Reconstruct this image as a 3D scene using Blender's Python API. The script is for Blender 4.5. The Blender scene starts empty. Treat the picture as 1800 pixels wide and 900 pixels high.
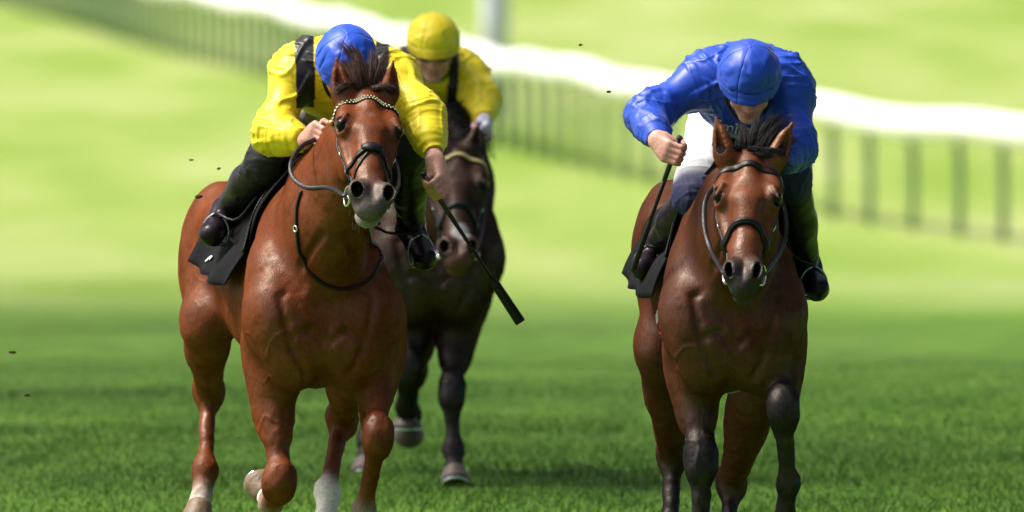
import bpy, math, random
import numpy as np
from mathutils import Vector, Matrix, Euler

random.seed(7)
RNG = np.random.default_rng(7)
scene = bpy.context.scene
COL = scene.collection

# ------------------------------------------------------------------ camera
CAM_D, CAM_H, FPX = 60.0, 2.8, 30000.0       # distance to the y=0 plane, height, focal length in photo pixels
PITCH = math.atan(820.0 / FPX)
cam_data = bpy.data.cameras.new("camera")
cam_data.lens = 600
cam_data.sensor_width = 36
cam_data.clip_start = 1.0
cam_data.clip_end = 6000
cam_data.dof.use_dof = True
cam_data.dof.focus_distance = 59.3
cam_data.dof.aperture_fstop = 5.4
cam = bpy.data.objects.new("camera", cam_data)
COL.objects.link(cam)
cam.location = (0, -CAM_D, CAM_H)
cam.rotation_euler = (math.radians(90) - PITCH, 0, 0)
scene.camera = cam

# ------------------------------------------------------------------ light
SUN_EL, SUN_AZ = math.radians(58), math.radians(275)      # azimuth clockwise from +Y: hazy sun high on the left
world = bpy.data.worlds.new("World")
scene.world = world
world.use_nodes = True
wn = world.node_tree
bg = wn.nodes["Background"]
sky = wn.nodes.new("ShaderNodeTexSky")
sky.sky_type = 'NISHITA'
sky.sun_disc = False
sky.sun_elevation = SUN_EL
sky.sun_rotation = SUN_AZ
sky.air_density = 0.2
sky.dust_density = 2.5
sky.ozone_density = 0.0
wn.links.new(sky.outputs[0], bg.inputs[0])
bg.inputs[1].default_value = 0.15
sun_data = bpy.data.lights.new("sun", 'SUN')
sun_data.energy = 2.2
sun_data.angle = math.radians(14.0)
sun_data.color = (1.0, 0.94, 0.84)
sun = bpy.data.objects.new("sun", sun_data)
COL.objects.link(sun)
sdir = Vector((math.sin(SUN_AZ) * math.cos(SUN_EL), math.cos(SUN_AZ) * math.cos(SUN_EL), math.sin(SUN_EL)))
sun.rotation_euler = (-sdir).to_track_quat('-Z', 'Y').to_euler()
scene.view_settings.view_transform = 'Standard'
scene.view_settings.look = 'None'
scene.view_settings.gamma = 1.0
scene.view_settings.exposure = 1.45
scene.view_settings.use_white_balance = True          # daylight balance for the hazy sun
scene.view_settings.white_balance_temperature = 6600
scene.view_settings.white_balance_tint = 6
scene.cycles.use_denoising = True
scene.cycles.max_bounces = 6
scene.cycles.use_adaptive_sampling = False

# ------------------------------------------------------------------ helpers
def V(*a): return np.array(a, float)
def nrm(v):
    v = np.asarray(v, float)
    return v / (np.linalg.norm(v) + 1e-12)
def W(px, py, y):
    """world point that stands at photo pixel (px, py) at depth y"""
    D = CAM_D + y
    return V((px - 900) / FPX * D, y, CAM_H - (py + 370) / FPX * D)

_perm = np.random.default_rng(3).permutation(256)
_perm = np.concatenate([_perm, _perm, _perm]).astype(np.int64)
_val = np.random.default_rng(4).random(256) * 2 - 1
def vnoise(P, f=1.0, seed=0):
    P = np.asarray(P, float) * f + seed * 17.31
    i = np.floor(P).astype(np.int64)
    t = P - i
    t = t * t * t * (t * (6 * t - 15) + 10)
    i &= 255
    def h(a, b, c):
        return _val[_perm[_perm[_perm[(i[:, 0] + a) & 255] + ((i[:, 1] + b) & 255)] + ((i[:, 2] + c) & 255)]]
    x, y, z = t[:, 0], t[:, 1], t[:, 2]
    l = lambda a, b, w: a + (b - a) * w
    return l(l(l(h(0, 0, 0), h(1, 0, 0), x), l(h(0, 1, 0), h(1, 1, 0), x), y),
             l(l(h(0, 0, 1), h(1, 0, 1), x), l(h(0, 1, 1), h(1, 1, 1), x), y), z)
def fbm(P, f, n=3, seed=0):
    o = 0; a = 1
    for k in range(n):
        o = o + a * vnoise(P, f * 2 ** k, seed + k); a *= .5
    return o

def tag(o, label=None, cat=None, group=None, kind=None):
    if label: o['label'] = label
    if cat: o['category'] = cat
    if group: o['group'] = group
    if kind: o['kind'] = kind
    return o
def empty(name, loc):
    o = bpy.data.objects.new(name, None)
    o.empty_display_size = .1
    o.location = [float(c) for c in loc]
    COL.objects.link(o)
    return o
def mesh_obj(name, verts, faces, mat, parent=None, smooth=True, colors=None, attr='col'):
    """verts in world coordinates; the object's origin goes to the parent's or to its own base"""
    verts = np.asarray(verts, float)
    me = bpy.data.meshes.new(name)
    if parent is not None:
        org = np.array(parent.matrix_world.translation) if parent.parent is None else np.array(parent['_org'])
        rel = parent
    else:
        org = V(verts[:, 0].mean(), verts[:, 1].mean(), verts[:, 2].min()); rel = None
    lv = verts - org
    if isinstance(faces, np.ndarray) and faces.ndim == 2:
        n, m = faces.shape
        me.vertices.add(len(lv)); me.vertices.foreach_set('co', lv.astype(np.float32).ravel())
        me.loops.add(n * m); me.loops.foreach_set('vertex_index', faces.astype(np.int32).ravel())
        me.polygons.add(n)
        me.polygons.foreach_set('loop_start', np.arange(0, n * m, m, dtype=np.int32))
        me.polygons.foreach_set('loop_total', np.full(n, m, dtype=np.int32))
        me.update(calc_edges=True)
    else:
        me.from_pydata([tuple(v) for v in lv], [], [tuple(int(i) for i in f) for f in faces]); me.update()
    me.validate()
    if smooth:
        me.polygons.foreach_set('use_smooth', [True] * len(me.polygons))
    if colors is not None:
        ca = me.color_attributes.new(attr, 'FLOAT_COLOR', 'POINT')
        c4 = np.ones((len(lv), 4), np.float32); c4[:, :3] = colors
        ca.data.foreach_set('color', c4.ravel())
    me.materials.append(mat)
    o = bpy.data.objects.new(name, me)
    COL.objects.link(o)
    if rel is None:
        o.location = org
    else:
        o.parent = rel
    o['_org'] = [float(c) for c in org]
    bpy.context.view_layer.update() if rel is None else None
    return o

class MB:
    """collects boxes, tubes and strips into one mesh"""
    def __init__(s): s.v = []; s.f = []; s.c = []
    def add(s, v, f, c=None):
        b = len(s.v); s.v += [tuple(x) for x in v]; s.f += [tuple(i + b for i in q) for q in f]
        if c is not None: s.c += [tuple(c)] * len(v)
    def box(s, lo, hi):
        x0, y0, z0 = lo; x1, y1, z1 = hi
        s.add([(x0, y0, z0), (x1, y0, z0), (x1, y1, z0), (x0, y1, z0), (x0, y0, z1), (x1, y0, z1), (x1, y1, z1), (x0, y1, z1)],
              [(0, 3, 2, 1), (4, 5, 6, 7), (0, 1, 5, 4), (1, 2, 6, 5), (2, 3, 7, 6), (3, 0, 4, 7)])
    def tube(s, pts, rad, n=8, cap=True):
        pts = [np.asarray(p, float) for p in pts]
        if np.isscalar(rad): rad = [rad] * len(pts)
        up = None; rings = []
        for i, p in enumerate(pts):
            t = nrm(pts[min(i + 1, len(pts) - 1)] - pts[max(i - 1, 0)])
            if up is None:
                up = nrm(np.cross(t, V(0, 0, 1) if abs(t[2]) < .9 else V(1, 0, 0)))
            up = nrm(up - t * np.dot(up, t)); w = np.cross(t, up)
            rings.append([p + rad[i] * (math.cos(a) * up + math.sin(a) * w) for a in np.linspace(0, 2 * math.pi, n, endpoint=False)])
        v = [q for r in rings for q in r]; f = []
        for i in range(len(pts) - 1):
            for j in range(n):
                f.append((i * n + j, i * n + (j + 1) % n, (i + 1) * n + (j + 1) % n, (i + 1) * n + j))
        if cap:
            f.append(tuple(range(n))[::-1]); f.append(tuple((len(pts) - 1) * n + j for j in range(n)))
        s.add(v, f)
    def ribbon(s, pts, nor, width, thick):
        """flat strap: pts on the surface, nor outward"""
        pts = [np.asarray(p, float) for p in pts]; n = len(pts)
        if np.isscalar(width): width = [width] * n
        v = []; f = []
        for i, p in enumerate(pts):
            t = nrm(pts[min(i + 1, n - 1)] - pts[max(i - 1, 0)])
            m = nrm(nor[i] - t * np.dot(nor[i], t)); b = np.cross(t, m) * width[i] / 2
            e = b * .75
            v += [p + b - m * .002, p + b + m * thick * .6, p + e + m * thick, p - e + m * thick, p - b + m * thick * .6, p - b - m * .002]
        for i in range(n - 1):
            for j in range(6):
                f.append((i * 6 + j, i * 6 + (j + 1) % 6, i * 6 + 6 + (j + 1) % 6, i * 6 + 6 + j))
        f.append((0, 1, 2, 3, 4, 5)[::-1]); f.append(tuple((n - 1) * 6 + j for j in range(6)))
        s.add(v, f)
    def ring(s, c, axis, R, r, n=24, m=8):
        axis = nrm(axis); a = nrm(np.cross(axis, V(0, 0, 1) if abs(axis[2]) < .9 else V(1, 0, 0))); b = np.cross(axis, a)
        v = []; f = []
        for i in range(n):
            th = 2 * math.pi * i / n; d = math.cos(th) * a + math.sin(th) * b
            for j in range(m):
                ph = 2 * math.pi * j / m
                v.append(c + d * (R + r * math.cos(ph)) + axis * r * math.sin(ph))
        for i in range(n):
            for j in range(m):
                f.append((i * m + j, ((i + 1) % n) * m + j, ((i + 1) % n) * m + (j + 1) % m, i * m + (j + 1) % m))
        s.add(v, f)
    def ball(s, c, r, n=12, m=8):
        r = np.ones(3) * r
        v = [c + r * V(0, 0, 1)]
        for i in range(1, m):
            th = math.pi * i / m
            for j in range(n):
                ph = 2 * math.pi * j / n
                v.append(c + r * V(math.sin(th) * math.cos(ph), math.sin(th) * math.sin(ph), math.cos(th)))
        v.append(c - r * V(0, 0, 1)); f = []
        for j in range(n): f.append((0, 1 + j, 1 + (j + 1) % n))
        for i in range(m - 2):
            for j in range(n):
                f.append((1 + i * n + j, 1 + (i + 1) * n + j, 1 + (i + 1) * n + (j + 1) % n, 1 + i * n + (j + 1) % n))
        e = len(v) - 1
        for j in range(n): f.append((e, 1 + (m - 2) * n + (j + 1) % n, 1 + (m - 2) * n + j))
        s.add(v, f)
    def build(s, name, mat, parent=None, smooth=True):
        return mesh_obj(name, s.v, s.f, mat, parent, smooth, s.c if s.c and len(s.c) == len(s.v) else None)

def spline(pts, n):
    """Catmull-Rom through pts, n samples"""
    P = [np.asarray(p, float) for p in pts]; P = [2 * P[0] - P[1]] + P + [2 * P[-1] - P[-2]]
    m = len(P) - 3; out = []
    for k in range(n):
        x = k / (n - 1) * m; i = min(int(x), m - 1); t = x - i
        a, b, c, d = P[i:i + 4]
        out.append(.5 * (2 * b + (c - a) * t + (2 * a - 5 * b + 4 * c - d) * t * t + (3 * b - a - 3 * c + d) * t ** 3))
    return out

# ------------------------------------------------------------------ solid modeller: smooth unions of limbs and muscles, meshed with surface nets
class Solid:
    def __init__(s): s.p = []
    def ell(s, c, r, axes=None, k=.03, col=None, op=1):
        c = np.asarray(c, float); r = np.ones(3) * r; R = np.eye(3) if axes is None else np.array([nrm(a) for a in axes])
        ext = np.sqrt(((R.T * r) ** 2).sum(1))
        def fn(x, y, z):
            X, Y, Z = x - c[0], y - c[1], z - c[2]
            q = [R[i, 0] * X + R[i, 1] * Y + R[i, 2] * Z for i in range(3)]
            k0 = np.sqrt((q[0] / r[0]) ** 2 + (q[1] / r[1]) ** 2 + (q[2] / r[2]) ** 2)
            k1 = np.sqrt((q[0] / r[0] ** 2) ** 2 + (q[1] / r[1] ** 2) ** 2 + (q[2] / r[2] ** 2) ** 2) + 1e-9
            return np.where(k0 < 1e-4, -r.min(), k0 * (k0 - 1) / k1)
        s.p.append((fn, c - ext, c + ext, k, op, col))
    def cone(s, a, b, ra, rb, k=.03, col=None, op=1, side=None, asp=1.0):
        a = np.asarray(a, float); b = np.asarray(b, float); ax = b - a; L2 = ax @ ax + 1e-12
        sd = None if side is None else nrm(np.asarray(side, float)); m = max(asp, 1 / asp, 1) * max(ra, rb)
        q2 = 1 / asp ** 2 - 1
        def fn(x, y, z):
            X, Y, Z = x - a[0], y - a[1], z - a[2]
            t = np.clip((X * ax[0] + Y * ax[1] + Z * ax[2]) / L2, 0, 1)
            X = X - t * ax[0]; Y = Y - t * ax[1]; Z = Z - t * ax[2]
            n2 = X * X + Y * Y + Z * Z
            if sd is not None:
                qs = X * sd[0] + Y * sd[1] + Z * sd[2]; n2 = n2 + q2 * qs * qs
            return (np.sqrt(np.maximum(n2, 0)) - (ra + (rb - ra) * t)) * min(1, asp)
        s.p.append((fn, np.minimum(a, b) - m, np.maximum(a, b) + m, k, op, col))
    def loft(s, st, k=.03, col=None):
        """stations (v, z top, z bottom, z of widest, half width, narrowing towards the top)"""
        st = np.array(st, float); vv = np.linspace(st[0, 0], st[-1, 0], 200)
        sp = np.array(spline([r for r in st], 400)); cur = [np.interp(vv, sp[:, 0], sp[:, i]) for i in range(1, 6)]
        def fn(x, y, z):
            yc = np.clip(y, vv[0], vv[-1])
            top, bot, zc, w, tp = [np.interp(yc, vv, c) for c in cur]
            dz = z - zc; h = np.where(dz > 0, top - zc, zc - bot)
            w = w * (1 - tp * np.clip(dz / h, 0, 1) ** 2)
            k0 = np.sqrt((x / w) ** 2 + (dz / h) ** 2); k1 = np.sqrt((x / w ** 2) ** 2 + (dz / h ** 2) ** 2) + 1e-9
            d = np.where(k0 < 1e-3, -w, k0 * (k0 - 1) / k1)
            e = np.abs(y - yc)
            return np.where(e > 0, np.sqrt(np.maximum(d, 0) ** 2 + e * e), d)
        wm = st[:, 4].max()
        s.p.append((fn, V(-wm, st[0, 0], st[:, 2].min()), V(wm, st[-1, 0], st[:, 1].max()), k, 1, col))
    @staticmethod
    def comb(d, e, k, op):
        if op > 0:
            h = np.maximum(k - np.abs(d - e), 0) / k
            return np.minimum(d, e) - h * h * k * .25
        e = -e; h = np.maximum(k - np.abs(d - e), 0) / k
        return np.maximum(d, e) + h * h * k * .25
    def eval(s, P):
        P = np.atleast_2d(P)
        if getattr(s, 'G', None) is not None: return s.sample(P)
        d = np.full(len(P), 1.0)
        for fn, lo, hi, k, op, col in s.p:
            d = s.comb(d, fn(P[:, 0], P[:, 1], P[:, 2]), k, op)
        return d
    def sample(s, P):
        """trilinear look-up in the grid kept from meshing"""
        x = np.clip((P - s.lo) / s.h, 0, np.array(s.G.shape) - 1.001); i = x.astype(int); t = x - i; o = 0
        for a in (0, 1):
            for b in (0, 1):
                for c in (0, 1):
                    o = o + s.G[i[:, 0] + a, i[:, 1] + b, i[:, 2] + c] * (t[:, 0] if a else 1 - t[:, 0]) * (t[:, 1] if b else 1 - t[:, 1]) * (t[:, 2] if c else 1 - t[:, 2])
        return o
    def grad(s, P, e=.006):
        P = np.atleast_2d(P); g = np.zeros_like(P)
        for i in range(3):
            o = np.zeros(3); o[i] = e
            g[:, i] = s.eval(P + o) - s.eval(P - o)
        return g / (np.linalg.norm(g, axis=1, keepdims=True) + 1e-12)
    def hit(s, a, b, off=0.0, n=80):
        """first point on the way from a (outside) to b that touches the surface"""
        a = np.asarray(a, float); b = np.asarray(b, float)
        T = np.linspace(0, 1, n); d = s.eval(a + T[:, None] * (b - a)) - off
        i = np.argmax(d < 0)
        if not (d < 0).any(): return a + T[np.argmin(d)] * (b - a)
        if i == 0: return a
        t = T[i - 1] + (T[i] - T[i - 1]) * d[i - 1] / (d[i - 1] - d[i])
        return a + t * (b - a)
    def grid(s, h):
        lo = np.min([p[1] for p in s.p if p[4] > 0], 0) - 4 * h; hi = np.max([p[2] for p in s.p if p[4] > 0], 0) + 4 * h
        n = np.ceil((hi - lo) / h).astype(int) + 1
        G = np.full(n, .2, np.float32); ax = [lo[i] + h * np.arange(n[i]) for i in range(3)]
        for fn, a, b, k, op, col in s.p:
            m = 2.2 * k + 3 * h
            i0 = np.clip(np.floor((a - m - lo) / h).astype(int), 0, n); i1 = np.clip(np.ceil((b + m - lo) / h).astype(int) + 1, 0, n)
            sl = tuple(slice(i0[i], i1[i]) for i in range(3))
            e = fn(ax[0][sl[0]].astype(np.float32)[:, None, None], ax[1][sl[1]].astype(np.float32)[None, :, None], ax[2][sl[2]].astype(np.float32)[None, None, :])
            G[sl] = s.comb(G[sl], e.astype(np.float32), np.float32(k), op)
        return G, lo
    def mesh(s, h):
        G, lo = s.grid(h); s.G, s.lo, s.h = G, lo, h; ins = G < 0; n = np.array(G.shape)
        c = np.zeros(n - 1, np.int8)
        for a in (0, 1):
            for b in (0, 1):
                for d in (0, 1):
                    c += ins[a:n[0] - 1 + a, b:n[1] - 1 + b, d:n[2] - 1 + d]
        act = np.argwhere((c > 0) & (c < 8)); ids = np.full(n - 1, -1, np.int32)
        ids[act[:, 0], act[:, 1], act[:, 2]] = np.arange(len(act))
        acc = np.zeros((len(act), 3)); cnt = np.zeros(len(act))
        cor = [(a, b, d) for a in (0, 1) for b in (0, 1) for d in (0, 1)]
        val = {q: G[act[:, 0] + q[0], act[:, 1] + q[1], act[:, 2] + q[2]].astype(float) for q in cor}
        for q in cor:
            for axx in range(3):
                if q[axx] == 0:
                    r = list(q); r[axx] = 1; r = tuple(r)
                    d0, d1 = val[q], val[r]; x = (d0 < 0) != (d1 < 0)
                    t = np.where(x, d0 / np.where(x, d0 - d1, 1), 0)
                    p = np.tile(np.array(q, float), (len(act), 1)); p[:, axx] = t
                    acc[x] += p[x]; cnt[x] += 1
        verts = (act + acc / cnt[:, None]) * h + lo
        quads = []
        for axx in range(3):
            u, w = [(1, 2), (2, 0), (0, 1)][axx]
            s0 = [slice(None)] * 3; s1 = [slice(None)] * 3; s0[axx] = slice(0, -1); s1[axx] = slice(1, None)
            a, b = ins[tuple(s0)], ins[tuple(s1)]
            e = np.argwhere(a != b); e = e[(e[:, u] > 0) & (e[:, w] > 0) & (e[:, u] < n[u] - 1) & (e[:, w] < n[w] - 1)]
            fl = a[e[:, 0], e[:, 1], e[:, 2]]
            def cell(du, dw):
                q = e.copy(); q[:, u] -= du; q[:, w] -= dw
                return ids[q[:, 0], q[:, 1], q[:, 2]]
            Q = np.stack([cell(1, 1), cell(0, 1), cell(0, 0), cell(1, 0)], 1)
            Q[~fl] = Q[~fl][:, ::-1]; quads.append(Q)
        Q = np.concatenate(quads); Q = Q[(Q >= 0).all(1)]
        return verts, Q
    def colors(s, Pv, default, sig=.016):
        """colour of each vertex from the limb it lies on"""
        num = np.zeros((len(Pv), 3)); den = np.zeros(len(Pv))
        for fn, lo, hi, k, op, col in s.p:
            if col is None or op < 0: continue
            m = ((Pv > lo - .08) & (Pv < hi + .08)).all(1)
            if not m.any(): continue
            q = Pv[m]; w = np.exp(-np.clip(fn(q[:, 0], q[:, 1], q[:, 2]) / sig, -6, 12))
            num[m] += w[:, None] * np.array(col); den[m] += w
        return np.where(den[:, None] > 1e-9, num / np.maximum(den, 1e-9)[:, None], np.array(default))

def normals(v, q):
    a = v[q[:, 2]] - v[q[:, 0]]; b = v[q[:, 3]] - v[q[:, 1]]; n = np.cross(a, b); N = np.zeros_like(v)
    for i in range(4):
        for c in range(3): N[:, c] += np.bincount(q[:, i], n[:, c], len(v))
    return N / (np.linalg.norm(N, axis=1, keepdims=True) + 1e-12)

# ------------------------------------------------------------------ materials
def new_mat(name):
    m = bpy.data.materials.new(name); m.use_nodes = True
    return m, m.node_tree.nodes, m.node_tree.links, m.node_tree.nodes["Principled BSDF"]
def setp(b, **kw):
    for k, v in kw.items():
        i = b.inputs[k.replace('_', ' ')]
        i.default_value = v
def mat_plain(name, col, rough=.5, spec=.5, bump=0, bscale=200, var=.12, metal=0, vscale=30, sheen=0, coat=0):
    m, N, L, b = new_mat(name)
    setp(b, Roughness=rough, Metallic=metal); b.inputs['Specular IOR Level'].default_value = spec
    b.inputs['Sheen Weight'].default_value = sheen; b.inputs['Coat Weight'].default_value = coat
    tc = N.new('ShaderNodeTexCoord'); nz = N.new('ShaderNodeTexNoise'); nz.inputs['Scale'].default_value = vscale; nz.inputs['Detail'].default_value = 5
    L.new(tc.outputs['Object'], nz.inputs['Vector'])
    rp = N.new('ShaderNodeValToRGB'); c = np.array(col)
    rp.color_ramp.elements[0].color = (*np.clip(c * (1 - var), 0, 1), 1); rp.color_ramp.elements[1].color = (*np.clip(c * (1 + var), 0, 1), 1)
    rp.color_ramp.elements[0].position = .3; rp.color_ramp.elements[1].position = .7
    L.new(nz.outputs['Fac'], rp.inputs['Fac']); L.new(rp.outputs['Color'], b.inputs['Base Color'])
    if bump:
        n2 = N.new('ShaderNodeTexNoise'); n2.inputs['Scale'].default_value = bscale; n2.inputs['Detail'].default_value = 4
        L.new(tc.outputs['Object'], n2.inputs['Vector'])
        bp = N.new('ShaderNodeBump'); bp.inputs['Strength'].default_value = bump; bp.inputs['Distance'].default_value = .01
        L.new(n2.outputs['Fac'], bp.inputs['Height']); L.new(bp.outputs['Normal'], b.inputs['Normal'])
    return m
def mat_attr(name, rough=.5, spec=.5, var=.15, vscale=14, bump=.2, bscale=(60, 60, 60), sheen=0, sheen_rough=.4, coat=0, sss=0, bdist=.01, streak=0, rvar=.1):
    """base colour from the vertex colours (coat markings, cloth panels), broken up by noise"""
    m, N, L, b = new_mat(name)
    setp(b, Roughness=rough); b.inputs['Specular IOR Level'].default_value = spec
    b.inputs['Sheen Weight'].default_value = sheen; b.inputs['Sheen Roughness'].default_value = sheen_rough
    b.inputs['Coat Weight'].default_value = coat; b.inputs['Coat Roughness'].default_value = .3
    if sss:
        b.inputs['Subsurface Weight'].default_value = sss; b.inputs['Subsurface Radius'].default_value = (.01, .004, .002)
    at = N.new('ShaderNodeAttribute'); at.attribute_name = 'col'
    tc = N.new('ShaderNodeTexCoord')
    nz = N.new('ShaderNodeTexNoise'); nz.inputs['Scale'].default_value = vscale; nz.inputs['Detail'].default_value = 6; nz.inputs['Roughness'].default_value = .6
    L.new(tc.outputs['Object'], nz.inputs['Vector'])
    mr = N.new('ShaderNodeMapRange'); mr.inputs[1].default_value = .3; mr.inputs[2].default_value = .7
    mr.inputs[3].default_value = 1 - var; mr.inputs[4].default_value = 1 + var
    L.new(nz.outputs['Fac'], mr.inputs[0])
    mx = N.new('ShaderNodeMix'); mx.data_type = 'RGBA'; mx.blend_type = 'MULTIPLY'; mx.inputs[0].default_value = 1
    L.new(at.outputs['Color'], mx.inputs[6]); L.new(mr.outputs[0], mx.inputs[7]); L.new(mx.outputs[2], b.inputs['Base Color'])
    r2 = N.new('ShaderNodeMapRange'); r2.inputs[1].default_value = .35; r2.inputs[2].default_value = .65
    r2.inputs[3].default_value = rough - rvar; r2.inputs[4].default_value = rough + rvar
    n3 = N.new('ShaderNodeTexNoise'); n3.inputs['Scale'].default_value = 9; n3.inputs['Detail'].default_value = 4
    L.new(tc.outputs['Object'], n3.inputs['Vector']); L.new(n3.outputs['Fac'], r2.inputs[0]); L.new(r2.outputs[0], b.inputs['Roughness'])
    if bump:
        mp = N.new('ShaderNodeMapping'); mp.inputs['Scale'].default_value = bscale
        L.new(tc.outputs['Object'], mp.inputs['Vector'])
        n2 = N.new('ShaderNodeTexNoise'); n2.inputs['Scale'].default_value = 1; n2.inputs['Detail'].default_value = 5
        L.new(mp.outputs[0], n2.inputs['Vector'])
        bp = N.new('ShaderNodeBump'); bp.inputs['Strength'].default_value = bump; bp.inputs['Distance'].default_value = bdist
        L.new(n2.outputs['Fac'], bp.inputs['Height']); L.new(bp.outputs['Normal'], b.inputs['Normal'])
        if streak:                      # lie of the hair
            r3 = N.new('ShaderNodeMapRange'); r3.inputs[1].default_value = .32; r3.inputs[2].default_value = .68; r3.inputs[3].default_value = 1 - streak; r3.inputs[4].default_value = 1 + streak
            L.new(n2.outputs['Fac'], r3.inputs[0])
            m3 = N.new('ShaderNodeMix'); m3.data_type = 'RGBA'; m3.blend_type = 'MULTIPLY'; m3.inputs[0].default_value = 1
            L.new(mx.outputs[2], m3.inputs[6]); L.new(r3.outputs[0], m3.inputs[7]); L.new(m3.outputs[2], b.inputs['Base Color'])
    return m

M = {}
M['coat'] = mat_attr('horse_coat', rough=.42, spec=.36, var=.30, vscale=11, bump=.3, streak=.22, bscale=(190, 190, 60), sheen=.0, bdist=.006)
def coat_finish(m, gloss, rough):
    N, L = m.node_tree.nodes, m.node_tree.links; b = N['Principled BSDF']; out = N['Material Output']
    b.inputs['Specular IOR Level'].default_value = 0; b.inputs['IOR'].default_value = 1.01
    g = N.new('ShaderNodeBsdfAnisotropic'); g.inputs['Color'].default_value = (1, .90, .82, 1); g.inputs['Roughness'].default_value = rough
    for l in list(b.inputs['Normal'].links): L.new(l.from_socket, g.inputs['Normal'])
    nz = N.new('ShaderNodeTexNoise'); nz.inputs['Scale'].default_value = 8; nz.inputs['Detail'].default_value = 8; nz.inputs['Roughness'].default_value = .7
    tc = N.new('ShaderNodeTexCoord'); L.new(tc.outputs['Object'], nz.inputs['Vector'])
    mr = N.new('ShaderNodeMapRange'); mr.inputs[1].default_value = .3; mr.inputs[2].default_value = .7; mr.inputs[3].default_value = gloss * .25; mr.inputs[4].default_value = gloss * 1.9
    L.new(nz.outputs['Fac'], mr.inputs[0])
    r4 = N.new('ShaderNodeMapRange'); r4.inputs[1].default_value = .35; r4.inputs[2].default_value = .65; r4.inputs[3].default_value = rough + .12; r4.inputs[4].default_value = rough - .12      # sweat-dark and dry patches
    L.new(nz.outputs['Fac'], r4.inputs[0]); L.new(r4.outputs[0], g.inputs['Roughness'])
    x = N.new('ShaderNodeMixShader'); L.new(mr.outputs[0], x.inputs[0]); L.new(b.outputs[0], x.inputs[1]); L.new(g.outputs[0], x.inputs[2]); L.new(x.outputs[0], out.inputs['Surface'])
coat_finish(M['coat'], .027, .48)
M['silk'] = mat_attr('racing_silk', rough=.47, spec=.38, var=.05, vscale=20, bump=.10, bscale=(40, 40, 40), sheen=.1, bdist=.012, rvar=.06)
M['skin'] = mat_attr('skin', rough=.5, spec=.4, var=.10, vscale=60, bump=.15, bscale=(220, 220, 220), sss=.08, bdist=.003)
M['breeches'] = mat_attr('breeches_cloth', rough=.7, spec=.3, var=.03, bump=.2, bscale=(40, 40, 60))
M['boot'] = mat_attr('polished_boot_leather', rough=.34, spec=.2, var=.15, bump=.3, bscale=(22, 22, 60), coat=.0, rvar=.08)
M['leather'] = mat_plain('black_leather', (.006, .0055, .006), .36, .26, .2, 260)
M['leather_b'] = mat_plain('brown_black_leather', (.007, .005, .0045), .36, .28, .2, 260)
M['metal'] = mat_plain('steel', (.75, .75, .76), .2, .5, metal=1, var=.05)
M['cloth_b'] = mat_plain('black_saddle_cloth', (.006, .006, .0075), .8, .12, .4, 500)
M['white'] = mat_plain('white_trim', (.78, .78, .80), .5, .4, .1)
M['eye'] = mat_plain('horse_eye', (.005, .0035, .003), .12, .22)
M['hoof'] = mat_plain('hoof_horn', (.10, .075, .06), .5, .4, .3, 90, .35)
M['hoof_p'] = mat_plain('pale_hoof_horn', (.15, .10, .06), .5, .4, .3, 90, .35)
M['hair'] = mat_attr('mane_hair', rough=.5, spec=.2, var=.3, vscale=40, bump=0)
M['rubber'] = mat_plain('black_rubber_grip', (.012, .012, .014), .45, .5, .3, 300)

# ------------------------------------------------------------------ setting: the course
def ground_z(y):
    y = np.asarray(y, float)
    t = np.clip((y - 12) / 100.0, 0, 1)
    z = -1.8 * (t * t * (3 - 2 * t))
    far = np.clip((y - 420) / 2200.0, 0, 1)
    return z + 70 * far * far * (3 - 2 * far)

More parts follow.
